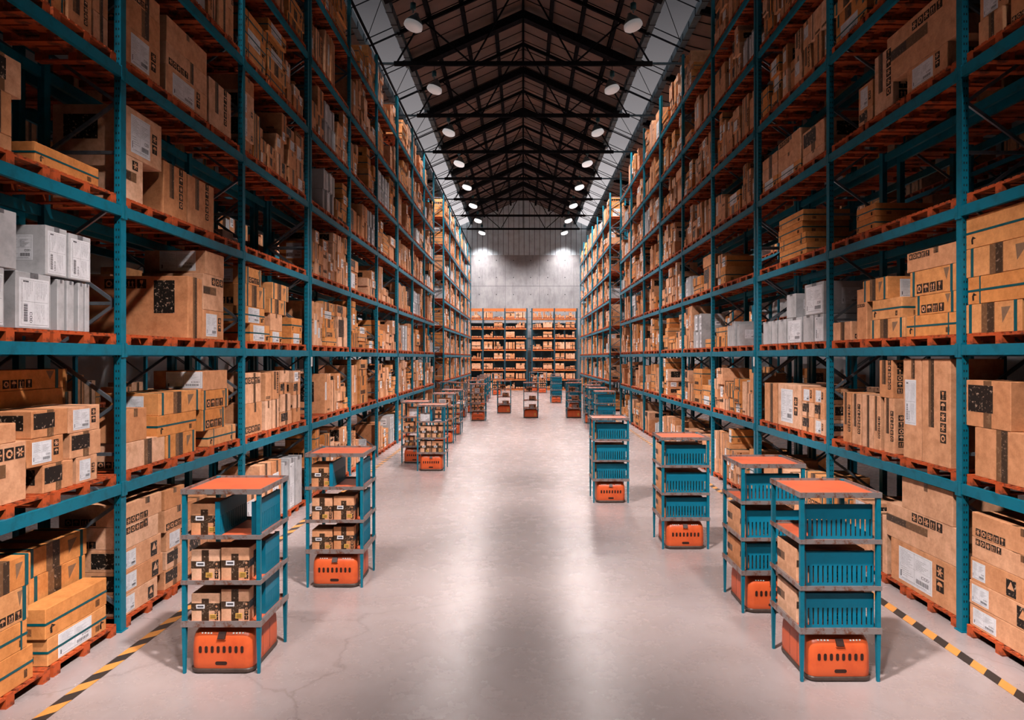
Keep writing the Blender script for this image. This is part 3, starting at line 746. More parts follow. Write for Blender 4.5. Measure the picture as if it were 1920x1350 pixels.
# ---- right side, first shelf
S(1, -1, 1896, 1801, [(2.79, 'tape', 1925, 1828), (3.40, 'patch')], .85)
S(1, -1, 1990, 1900, [(3.3, 'icons')], .3, .72, row='rear')
S(1, 0, 1782, 1729, [(3.68, 'iconcol')], .75)
S(1, 0, 1727, 1694, [(3.68, 'label')], .75)
S(1, 0, 1674, 1649, [(3.04, 'iconcol', 1676, 1658), (3.66, 'iconcol')], .6)
S(1, 0, 1650.5, 1638, [(3.05, 'iconcol')], .7)
S(1, 0, 1636.7, 1617, [(3.05, 'tape')], .7)
S(1, 0, 1614, 1598, [(3.05, 'iconcol')], .7)
S(1, 0, 1595, 1581, [(3.06, 'iconcol')], .7)
S(1, 1, 1546, 1527, [(2.46, 'label'), (2.77, 'patch'), (3.07, 'label')], .7)
S(1, 1, 1525, 1504, [(2.46, 'patch'), (2.76, 'patch'), (3.07, 'label')], .7)
S(1, 1, 1502, 1459, [(3.10, 'label')], .9)
S(1, 1, 1457, 1434, [(3.08, 'tape')], .9)
# ---- right side, second shelf
S(2, -1, 1915, 1801.7, [(4.40, 'strapv'), (4.76, 'straphv', 1960, 1815), (5.14, 'strapv', 1960, 1809), (5.56, 'straph', 1990, 1806)], .9)
S(2, 0, 1795, 1700, [(4.33, 'straphv'), (4.62, 'strapicons', 1795, 1716), (5.0, 'strapicons', 1795, 1706), (5.30, 'icons', 1795, 1701)], .85)
S(2, 0, 1662, 1632, [(4.33, 'strapv', 1696, 1632), (4.66, 'straph', 1690, 1636), (5.03, 'strapv', 1664, 1618)], .95)
S(2, 0, 1595, 1562, [(4.36, 'tape')], .95)
S(2, 0, 1625, 1607, [(4.9, 'icons')], .8)
for a, b, w_ in ((1544, 1527, 1), (1525, 1506, 0), (1503, 1476, 1), (1474, 1459, 0), (1457, 1447, 0), (1445, 1431, 0)): S(2, 1, a, b, [(4.57, 'whitelabel' if w_ else 'white')], .85)
S(2, 1, 1544, 1509, [(5.22, 'whitelabel')], .9, z0=4.575)
S(2, 1, 1492, 1475, [(5.10, 'white')], .85, z0=4.575)
# ---- right side, third and fourth shelves
S(3, 1, 1512, 1462, [(6.12, 'straph'), (6.36, 'straphv', 1510, 1462), (6.62, 'straph', 1504, 1460), (6.86, 'straph', 1506, 1461)], 1.0)
S(3, 0, 1640, 1606, [(6.1, 'straph'), (6.32, 'straph')], 1.0)
S(4, 0, 1776, 1701, [(8.14, 'whitelabel' if 0 else 'label'), (8.9, 'tapeh', 1795, 1663)], .9)
S(4, 0, 1674, 1640, [(8.75, 'iconcol')], .8)
S(4, 0, 1636, 1610, [(8.0, 'patch'), (8.45, 'label')], .8)
S(4, 1, 1546, 1505, [(7.95, 'plain'), (8.45, 'patch')], .8)
S(4, 1, 1500, 1459, [(7.98, 'straplabel'), (8.3, 'plain'), (8.65, 'icons')], .8)
S(4, 1, 1457, 1430, [(8.0, 'straplabel'), (8.3, 'tape'), (8.55, 'tape')], .8)
# shelves the photograph shows bare
for k in ((-1, 1, 3), (-1, 1, 4) if 0 else None, (1, -1, 3), (-1, -1, 3), (1, 0, 3), (1, 1, 3), (-1, 0, 3)):
    if k: COVER.setdefault(k, []).append((-99, 999, ''))

COVER.setdefault((-1, 0, 2), []).append((9.1, 10.8, ''))
# ---- the rest of the shelves: a load on each pallet
FAM = [('straph', 'straphv', 'strapv', 'straplabel', 'strapicons'), ('label', 'patch', 'tape', 'icons', 'plain'), ('plain', 'tape', 'label', 'tri'), ('iconcol', 'tape', 'icons', 'label'), ('white', 'whitelabel')]
def load(side, xf, y, zb, clear, bay, lvl, si, rnd, far=False):
    """fill one 1.2 m pallet starting at aisle position y"""
    k = rnd.choices(('flat', 'two', 'tall', 'white', 'big', 'mix', 'low'), (3, 5, 5, 1.6, 1.6, 6, 1))[0]
    n = 0
    def col(y0, w, hs_, fam, d, setb=.05):
        nonlocal n
        z = zb
        tot = sum(hs_)
        hs2 = hs_ if tot < clear else [q*clear/tot for q in hs_]
        for i, hh in enumerate(hs2):
            hh = round(hh, 2) if hh > .1 else hh
            sty = rnd.choice(fam); tw = w-(rnd.choice((0, .02, .05)) if w > .3 else 0)
            put(side, xf, y0+(w-tw)*rnd.random(), setb+rnd.choice((0, 0, .03, .06)), z, tw, d, hh-GAP, sty, bay, lvl, si+n, i, len(hs2), rnd.uniform(-.012, .012), '', False, rnd.randrange(4)); z += hh
        n += 1
    if k == 'flat': col(y+.02, 1.14, [rnd.choice((.24, .28, .32)) for _ in range(rnd.randint(2, 5))], FAM[0], .9)
    elif k == 'two':
        f = rnd.choice(FAM[:3])
        for i in (0, 1): col(y+.02+i*.6, .56, [rnd.choice((.28, .34, .4)) for _ in range(rnd.randint(2, 4))], f, .85)
    elif k == 'tall':
        u = .02; hh = rnd.choice((.9, 1.1, 1.3))
        while u < 1.0:
            w = min(rnd.choice((.14, .2, .28, .36)), 1.17-u)
            col(y+u, w, [hh-rnd.choice((0, 0, .06, .2))] if hh > 1 or rnd.random() < .5 else [.6, .55], FAM[3], .8); u += w+.015
    elif k == 'white':
        u = .02; r2 = rnd.random() < .5
        while u < 1.0:
            w = min(rnd.choice((.14, .18, .26)), 1.17-u); col(y+u, w, [.6, .55] if r2 else [rnd.choice((.6, .7))], FAM[4], .8); u += w+.012
    elif k == 'big': col(y+.06, 1.05, [rnd.choice((.6, .75, .9))]+([.35] if rnd.random() < .6 else []), ('plain', 'tape', 'patch', 'label'), .95)
    elif k == 'low': col(y+.1, .9, [.28], FAM[0], .8)
    else:
        u = .02
        while u < .95:
            w = min(rnd.choice((.3, .4, .5)), 1.17-u); f = rnd.choice(FAM[:4])
            col(y+u, w, [rnd.choice((.26, .32, .42, .5)) for _ in range(rnd.randint(2, 4))], f, .8); u += w+.012
    return n
PALS = []
for side, xf in ((-1, XL), (1, XR)):
    for row, (ks, yf) in enumerate(((range(-1, 8), post_fix), (range(0, 6), lambda k: YR2+k*P+PW+k//3*.2))):
        for k in ks:
            for l in range(0, 8):
                rnd = random.Random(1000*l+17*k+side*7+row*333)
                clear = (1.50 if l else 1.66) if l < 7 else 1.35
                y0 = yf(k)+.03
                cov = COVER.get((side, k, l), []) if row == 0 else []
                si = STN.get((side, k, l, ''), 0)
                for j in range(3):
                    y = y0+j*1.255
                    if row == 0 and y < 4: continue
                    PALS.append(dict(s=side, x=xf, y=y, z=shelf_z(l), k=k+row*10, l=l, j=j))
                    if any(a < y+1.1 and b > y+.1 for a, b, _ in cov): continue
                    if rnd.random() < (.07 if l < 7 else .25) or (side, k, l, row) == (-1, 1, 3, 0): continue
                    c2 = clear*(.72 if (k < 2 and l in (1, 2, 3) and row == 0) else 1)
                    si += load(side, xf, y, shelf_z(l)+PALH, c2, k+row*10, l, si, rnd)
# rows behind: coarse loads seen through the gaps
BACK = []
for side, xf in ((-1, XL), (1, XR)):
    for xb, sgn, tagn in ((xf+side*(2*DEPTH+.25), -side, 'b'), (side*14.0, side, 'o')):
        for k in range(-1, 14):
            if tagn == 'b' and 7 < k < 9: continue
            yb = (post_fix(k) if k < 8 else YR2+(k-9)*P+PW+(k-9)//3*.2) if tagn == 'b' else Y0+k*P+PW+((k+1)//3)*.2
            if yb > 68: continue
            for l in range(0, 7):
                for j in range(3):
                    rnd = random.Random(5000*l+31*k+j*7+side+(77 if tagn == 'o' else 0))
                    y = yb+.03+j*1.255; z = shelf_z(l)
                    BACK.append(('p', sgn, xb, y, z))
                    if rnd.random() < (.45 if tagn == 'b' else .3): continue
                    u = .03
                    while u < .95:
                        w = min(rnd.choice((.3, .4, .56, 1.1)), 1.16-u); hh = rnd.choice((.35, .5, .65, .8, 1.0 if tagn == 'o' else .7))
                        BACK.append(('c', sgn, xb, y+u, z+PALH, w, .85, hh, rnd.choice(('plain', 'tape', 'straph', 'strapv', 'white', 'label', 'tape')))); u += w+.02

def bay_words(k):
    if k >= 10: return f'{ORD[k-10]} far bay'
    return f'{ORD[k+1]} bay'
LVW = ['floor row', 'first shelf', 'second shelf', 'third shelf', 'fourth shelf', 'fifth shelf', 'sixth shelf', 'top shelf']
def box_label(b):
    words = STY[b['style']][2]
    n = b['n']; p = b['pos']
    pos = 'alone in' if n == 1 else ('bottom of' if p == 0 else ('top of' if p == n-1 else (f'{ORD[p]} up in')))
    st = ('rear ' if b['row'] else '')+f'{ORD[b["st"]]} stack'
    L = f'{words}, {pos} {st}, {bay_words(b["bay"])}, {LVW[b["lvl"]]}, {"left" if b["s"] < 0 else "right"} rack'
    return L if len(L.split()) <= 16 else L.replace('kraft box', 'box').replace(' rack', '')
def rank(b):   # rough size in the picture
    if b['y'] < 5: return -1
    x = CX+F_PX*(b['x']-b['s']*b['d']/2)/b['y']; zc = CY-F_PX*(b['z']+b['h']/2-CAMZ)/b['y']
    off = 0 if (-60 < x < 1980 and -40 < zc < 1400) else 1
    q = (F_PX/b['y'])**2*b['h']*(b['w']*abs(b['x'])/b['y']+b['d']*.35)
    return q*(.001 if off else 1)*(.45 if b['row'] else 1)
groups = {}
for b in BOX: groups.setdefault(STY[b['style']][1], []).append(b)
MESHC = {}
def xform(b):
    ang = (PI/2 if b['s'] < 0 else -PI/2)+b['turn']
    return Matrix.Translation((b['x'], b['y'], b['z'])) @ Matrix.Rotation(ang, 4, 'Z')
REST = {}
for kind, L in groups.items():
    L.sort(key=rank, reverse=True)
    for i, b in enumerate(L):
        r = rank(b)
        if i < 300 and r > 40:
            parts = r > 650
            c = carton(b['w'], b['d'], b['h'], b['style'], b['var'] % 4, parts)
            key = (id(c), parts)
            if key not in MESHC:
                if parts: MESHC[key] = [('body', c.body.mesh(kind))]+[(n, m_.mesh(n.strip('>'))) for n, m_ in c.parts if m_.f]
                else:
                    mm = MB(); mm.add(c.body, Matrix.Identity(4))
                    for _, m_ in c.parts: mm.add(m_, Matrix.Identity(4))
                    MESHC[key] = [('body', mm.mesh(kind))]
            ms = MESHC[key]
            o = link(kind, ms[0][1]); o.matrix_world = xform(b)
            tag(o, box_label(b), 'box' if kind != 'white_carton' else 'carton', {'cardboard_box': 'kraft boxes on the racks', 'strapped_box': 'banded boxes on the racks', 'white_carton': 'white cartons on the racks'}[kind])
            last = o
            for n_, me in ms[1:]:
                if n_[0] == '>': link(n_[1:], me, last)
                else: last = link(n_, me, o)
        else: REST.setdefault(kind, []).append(b)
RESTM = {'cardboard_box': MB(), 'strapped_box': MB(), 'white_carton': MB()}
for kind, L in REST.items():
    for b in L:
        c = carton(b['w'], b['d'], b['h'], b['style'], b['var'] % 4, False); M = xform(b)
        RESTM[kind].add(c.body, M)
        for _, m_ in c.parts: RESTM[kind].add(m_, M)

# ---- pallets
def pallet_parts():
    pr = []
    dk = MB()
    for i in range(9): dk.box(-.6+i*.138, -.6+i*.138+.096, -.5, .5, .125, .145, 'pallet')
    pr.append(('deck', dk, (0, 0, 0)))
    sb = MB(); sb.box(-.6, .6, -.05, .05, .105, .125, 'pallet')
    for y in (-.45, 0, .45): pr.append(('stringer_board', sb, (0, y, 0)))
    bl = MB(); bl.box(-.06, .06, -.05, .05, .018, .105, 'pallet')
    for x in (-.54, 0, .54):
        for y in (-.45, 0, .45): pr.append(('block', bl, (x, y, 0)))
    bb = MB(); bb.box(-.06, .06, -.5, .5, 0, .018, 'pallet')
    for x in (-.54, 0, .54): pr.append(('bottom_board', bb, (x, 0, 0)))
    return pr
PP = pallet_parts(); PMB = MB()
for n_, m_, l_ in PP: PMB.add(m_, Matrix.Translation(l_))
PSM = PMB.mesh('pallet'); PC = {}
for p in PALS:
    p['r'] = rank(dict(s=p['s'], x=p['x']+p['s']*.5, y=p['y']+.6, z=p['z'], w=1.2, d=1.0, h=.145, row=''))
PALS.sort(key=lambda p: -p['r'])
PFAR = MB()
PLOW = MB(); PLOW.box(-.6, .6, -.5, .5, .105, .145, 'pallet')
for x in (-.54, 0, .54):
    PLOW.box(x-.06, x+.06, -.5, .5, 0, .02, 'pallet'); PLOW.box(x-.06, x+.06, -.5, -.4, .02, .105, 'pallet'); PLOW.box(x-.06, x+.06, .4, .5, .02, .105, 'pallet')
JW = ['nearest of three', 'middle of three', 'farthest of three']
for i, p in enumerate(PALS):
    ang = PI/2 if p['s'] < 0 else -PI/2
    loc = (p['x']+p['s']*(.5+.02), p['y']+.6, p['z'])
    if i < 300:
        lab = f'orange wooden pallet, {JW[p["j"]]} in {bay_words(p["k"])}, {LVW[p["l"]]}, {"left" if p["s"] < 0 else "right"} rack'
        if i < 36:
            r = tag(link('pallet', None, None, loc, ang), lab, 'pallet', 'orange pallets on the racks')
            for n_, m_, l_ in PP:
                if id(m_) not in PC: PC[id(m_)] = m_.mesh(n_)
                link(n_, PC[id(m_)], r, l_)
        else: tag(link('pallet', PSM, None, loc, ang), lab, 'pallet', 'orange pallets on the racks')
    else: PFAR.add(PLOW, Matrix.Translation(loc) @ Matrix.Rotation(ang, 4, 'Z'))
for it in BACK:
    s_, xb, y = it[1:4]
    ang = PI/2 if s_ < 0 else -PI/2
    if it[0] == 'p': PFAR.add(PLOW, Matrix.Translation((xb+s_*.52, y+.6, it[4])) @ Matrix.Rotation(ang, 4, 'Z'))
    else:
        _, _, _, _, z, w, d, h, sty = it; c = carton(w, d, h, sty, 0, False)
        kind = STY[sty][1]; M = Matrix.Translation((xb+s_*(.05+d/2), y+w/2, z)) @ Matrix.Rotation(ang, 4, 'Z')
        RESTM[kind].add(c.body, M)
        for _, m_ in c.parts: RESTM[kind].add(m_, M)

# ------------------------------------------------------------------ orange racks on the back wall
BZ = [.07, 1.16, 2.25, 3.38, 4.49, 5.8, 6.89, 7.98, 9.12]
YB = 75.4; bays = [(-6.85, -4.42), (-4.42, -2.0), (-2.0, .42), (1.0, 3.42), (3.42, 5.88)]
def bx(px): return (px-CX)/F_PX*YB
ulist = [((883, 905.5), (905.5, 946.5), (946.5, 988)), ((997.5, 1039.5), (1039.5, 1082))]
for gi, bl in enumerate(ulist):
    root = tag(link('pallet_rack', None, loc=(0, YB, 0)), f'orange beamed pallet rack with dark uprights before the back wall, {"three" if gi == 0 else "two"} bays wide', 'rack', 'orange racks at the back wall')
    xs = [bx(bl[0][0])-(1.2 if gi == 0 else 0)]+[bx(b[1]) for b in bl]
    if gi: xs[0] = bx(bl[0][0])
    up = MB(); up.box(-.07, .07, 0, .12, 0, 9.2, 'upright_dark'); upm = up.mesh('upright')
    for x in xs:
        link('upright', upm, root, (x, 0, 0)); link('upright', upm, root, (x, 1.2, 0))
    for x0, x1 in zip(xs, xs[1:]):
        for z in BZ:
            hgt = .34 if z > 9 else .15
            b_ = MB(); b_.box(x0+.07, x1-.07, 0, .06, -hgt+(.03 if z < 9 else 0), 0, 'beam_orange'); link('beam', b_.mesh('beam'), root, (0, -.01, z+.06))
            b_ = MB(); b_.box(x0+.07, x1-.07, 1.14, 1.2, -.12, 0, 'beam_orange'); link('beam', b_.mesh('beam'), root, (0, 0, z+.06))
        pn = MB(); pn.box(x0+.07, x1-.07, 1.16, 1.18, 0, 7.6, 'upright_dark')
        link('rear_panel', pn.mesh('rear_panel'), root, (0, .06, 0))
        for zi, z in enumerate(BZ[:-1]):
            rnd = random.Random(zi*13+int(x0*10))
            wd = x1-x0-.2
            npal = 2
            for q in range(npal):
                pxx = x0+.1+q*wd/2; pw = wd/2-.14
                PFAR.box(pxx, pxx+pw, YB+.02, YB+1.0, z+.14, z+.175, 'pallet')
                for e in (0, .5, 1): PFAR.box(pxx+e*(pw-.12), pxx+e*(pw-.12)+.12, YB+.02, YB+1.0, z+.06, z+.14, 'pallet')
                zb = z+.18; room = (BZ[zi+1]-z)-.20-.18
                t_ = rnd.choice(('two', 'cols', 'stack', 'cols', 'low'))
                cells = []
                if t_ == 'two': cells = [(0, .5, room*.8), (.5, 1, room*.8)]
                elif t_ == 'low': cells = [(0, .45, .12), (.5, 1, .1)]
                elif t_ == 'stack':
                    zz = 0
                    while zz < room-.2: cells.append((.02*rnd.random(), 1-.05*rnd.random(), (zz, min(zz+.2, room)))); zz += .2
                else:
                    u = 0
                    while u < .95:
                        w_ = min(rnd.choice((.15, .22, .3)), 1-u); zz = 0; top_ = room*rnd.choice((.3, .45, .6, .85))
                        while zz < top_-.1:
                            h_ = rnd.choice((.2, .3, .4)); cells.append((u, u+w_-.01, (zz, min(zz+h_, top_)))); zz += h_
                        u += w_
                for a, b, hh in cells:
                    z0, z1 = (0, hh) if not isinstance(hh, tuple) else hh
                    cx_ = pxx+(a+b)/2*pw; w_ = (b-a)*pw-.01
                    c = carton(round(w_, 2), .7, round(max(z1-z0-.005, .05), 2), rnd.choice(('plain', 'tape', 'plain', 'tape', 'cross')), 0, False)
                    M = Matrix.Translation((cx_, YB+.06+.35, zb+z0))
                    for mm in [c.body]+[q_[1] for q_ in c.parts]: RESTM['cardboard_box'].add(mm, M)
tag(link('cardboard_box', RESTM['cardboard_box'].mesh('cardboard_box')), 'remaining small and distant kraft boxes filling the far shelves', 'box', 'kraft boxes on the racks', 'stuff')
tag(link('strapped_box', RESTM['strapped_box'].mesh('strapped_box')), 'remaining small and distant boxes with teal bands on far shelves', 'box', 'banded boxes on the racks', 'stuff')
tag(link('white_carton', RESTM['white_carton'].mesh('white_carton')), 'remaining small and distant grey white cartons on far shelves', 'carton', 'white cartons on the racks', 'stuff')
tag(link('pallet', PFAR.mesh('pallet')), 'remaining small and distant orange pallets under the far loads', 'pallet', 'orange pallets on the racks', 'stuff')

# ------------------------------------------------------------------ hazard tape on the floor
for x0, sd in ((-5.02, 'left'), (5.36, 'right')):
    m = MB(); per = .48; w = .15; y = -2.0; i = 0
    while y < 75:
        for a, mat in ((0, 'tape_black'), (per*.5, 'tape_yellow')):
            m.poly([(x0, y+a, .003), (x0+w, y+a+.15, .003), (x0+w, y+a+.15+per/2, .003), (x0, y+a+per/2, .003)], mat)
        y += per
    m.box(x0, x0+w, -2, 75, .0005, .0022, 'tape_black')
    tag(link('hazard_tape', m.mesh('hazard_tape')), f'black and yellow striped hazard tape on the floor beside the {sd} rack', 'tape', 'hazard tapes on the floor')

# ------------------------------------------------------------------ robots
def robot_parts():
    out = []
    rings = [(.035, .352, .415, .09), (.06, .362, .428, .10), (.14, .366, .432, .10), (.30, .366, .430, .10), (.40, .360, .420, .10), (.45, .350, .400, .10), (.49, .330, .365, .10), (.515, .300, .325, .09), (.53, .250, .27, .08)]
    def rr(a, b, c, n=5):
        pts = []
        for qx, qy, t0 in ((1, 1, 0), (-1, 1, PI/2), (-1, -1, PI), (1, -1, 3*PI/2)):
            for i in range(n+1):
                t = t0+PI/2*i/n; pts.append((qx*(a-c)+c*math.cos(t), qy*(b-c)+c*math.sin(t)))
        return pts
    m = MB(); k = m.mi('robot_orange'); R = [rr(a, b, c) for _, a, b, c in rings]; N = len(R[0])
    for (z, *_), pts in zip(rings, R): m.v += [(x, y, z) for x, y in pts]
    for j in range(len(rings)-1):
        for i in range(N): m.f.append((j*N+i, j*N+(i+1) % N, (j+1)*N+(i+1) % N, (j+1)*N+i)); m.m.append(k)
    m.f.append(tuple((len(rings)-1)*N+i for i in range(N))); m.m.append(k); m.f.append(tuple(range(N))[::-1]); m.m.append(k)
    out.append(('body', m, True))
    b = MB(); k = b.mi('bumper'); A = rr(.368, .434, .10); B = rr(.372, .440, .10)
    for z, pts in ((.012, A), (.03, B), (.052, B), (.062, A)): b.v += [(x, y, z) for x, y in pts]
    for j in range(3):
        for i in range(N): b.f.append((j*N+i, j*N+(i+1) % N, (j+1)*N+(i+1) % N, (j+1)*N+i)); b.m.append(k)
    b.f.append(tuple(range(N))[::-1]); b.m.append(k); b.f.append(tuple(3*N+i for i in range(N))); b.m.append(k)
    out.append(('bumper', b, False))
    def pill(m, cx, cz, w, h, y, mat='robot_dark', n=6):
        r = min(w, h)/2; pts = []
        for qx, qz, t0 in ((1, 1, 0), (-1, 1, PI/2), (-1, -1, PI), (1, -1, 3*PI/2)):
            for i in range(n+1):
                t = t0+PI/2*i/n; pts.append((cx+qx*(w/2-r)+r*math.cos(t), cz+qz*(h/2-r)+r*math.sin(t)))
        m.poly([(x, y, z) for x, z in pts][::-1] if 0 else [(x, y, z) for x, z in pts], mat)
    v = MB()
    for i in range(8):
        x = -.244+i*.0697; y = -.4345 if abs(x) < .25 else -.430
        pill(v, x, .285, .036, .082, y); 
        pts = v.v[-28:]
    pill(v, 0, .125, .14, .042, -.4345)
    for fy in (1,):
        for i in range(8): pill(v, -.244+i*.0697, .285, .036, .082, .4345)
    out.append(('vent', v, False))
    s_ = MB(); s_.bar((0, -.432, .405), (0, -.388, .472), .085, .03, 'robot_dark', up=(0, -1, .5)); s_.box(-.052, .052, -.436, -.40, .395, .403, 'robot_orange')
    out.append(('sensor_window', s_, False))
    l_ = MB()
    for sx in (-1, 1):
        for i in range(4): l_.lathe([(.010, -.004), (.010, .005)], 10, 'led', (sx*(.13+i*.036), -.394-.004+.003*i, .462))
    out.append(('status_light', l_, False))
    d = MB()
    for sx in (-1, 1):
        d.box(*sorted((sx*.366, sx*.3685)), -.30, -.22, .14, .30, 'yellow_sticker'); d.box(*sorted((sx*.3685, sx*.3692)), -.285, -.235, .16, .17, 'ink'); d.box(*sorted((sx*.3685, sx*.3692)), -.285, -.25, .20, .21, 'ink'); d.box(*sorted((sx*.3685, sx*.3692)), -.285, -.24, .25, .265, 'ink')
    out.append(('warning_sticker', d, False))
    p = MB()
    for sx in (-1, 1):
        p.box(*sorted((sx*.3655, sx*.367)), .10, .106, .09, .40, 'robot_dark'); p.box(*sorted((sx*.3655, sx*.367)), -.12, -.114, .09, .40, 'robot_dark')
    p.box(-.25, .25, .4315, .433, .10, .36, 'robot_orange')
    out.append(('side_seam', p, False))
    q = MB(); q.lathe([(.20, 0), (.20, .025), (.13, .03)], 24, 'bumper', (0, 0, .528)); out.append(('lift_plate', q, False))
    return [(n, m_.mesh(n, sm)) for n, m_, sm in out]
RP = robot_parts()
# ------------------------------------------------------------------ mobile shelf pods
SH = [.585, 1.07, 1.60, 2.13]; HW = .435
def pod_parts():
    lg = MB(); lg.box(-.023, .023, -.023, .023, .60, 2.15, 'teal')
    n = len(lg.v); k = lg.mi('teal')
    for z, r in ((0, .015), (.60, .025)): lg.v += [(-r, -r, z), (r, -r, z), (r, r, z), (-r, r, z)]
    lg.f += [(n, n+3, n+2, n+1), (n+4, n+5, n+6, n+7)]+[(n+i, n+(i+1) % 4, n+4+(i+1) % 4, n+4+i) for i in range(4)]; lg.m += [k]*6
    def tray(th, top):
        rim = MB(); o = .468; i_ = .452
        for a in ((-o, o, -o, -i_), (-o, o, i_, o), (-o, -i_, -i_, i_), (i_, o, -i_, i_)): rim.box(*a, -th/2, th/2, 'tray_rim')
        fl = .41
        for a in ((-i_, i_, -i_, -fl), (-i_, i_, fl, i_), (-i_, -fl, -fl, fl), (fl, i_, -fl, fl)): rim.box(*a, -.004, .004, 'tray_rim')
        sh = MB(); sh.box(-.43, .43, -.43, .43, -.012 if not top else -.002, -.004 if not top else .006, 'orange_tray')
        return rim.mesh('rim'), sh.mesh('tray')
    return lg.mesh('leg'), tray(.05, False), tray(.06, True), tray(.07, False)
LEG, TR, TRT, TRB = pod_parts()
def panel_mesh(w=.78, h=.40):
    m = MB(); n = 14; sl_ = w/n; z1 = h*.58
    m.box(-w/2, w/2, -.006, .006, z1, h, 'panel_teal'); m.box(-w/2, w/2, -.006, .006, 0, .035, 'panel_teal')
    for i in range(n+1):
        x = -w/2+i*sl_; a = max(-w/2, x-sl_*.33); b = min(w/2, x+sl_*.33); m.box(a, b, -.006, .006, .035, z1, 'panel_teal')
    m.box(-w/2, w/2, -.006, .03, h-.012, h, 'panel_teal')
    for s in (-1, 1): m.box(*sorted((s*w/2, s*(w/2-.012))), .006, .05, 0, h, 'panel_teal')
    return m.mesh('slotted_panel')
PANEL = panel_mesh()
PODBOX = {}
def podbox(w, d, h, style, var, parent_pod, x, y, z, ang, label, detail):
    c = carton(w, d, h, style, var, detail); key = (id(c), 'pod')
    if key not in PODBOX:
        if detail: PODBOX[key] = [(n_, m_.mesh(n_)) for n_, m_ in [('cardboard_box', c.body)]+c.parts if m_.f]
        else:
            mm = MB(); mm.add(c.body, Matrix.Identity(4))
            for _, m_ in c.parts: mm.add(m_, Matrix.Identity(4))
            PODBOX[key] = [('cardboard_box', mm.mesh('parcel'))]
    M = parent_pod @ Matrix.Translation((x, y, z)) @ Matrix.Rotation(ang, 4, 'Z')
    o = link('parcel', PODBOX[key][0][1]); o.matrix_world = M
    tag(o, label, 'parcel', 'parcels on the mobile shelves')
    last = o
    for n_, me in PODBOX[key][1:]:
        if n_[0] == '>': link(n_[1:], me, last)
        else: last = link(n_, me, o)
LVN = ['lowest', 'middle', 'upper']
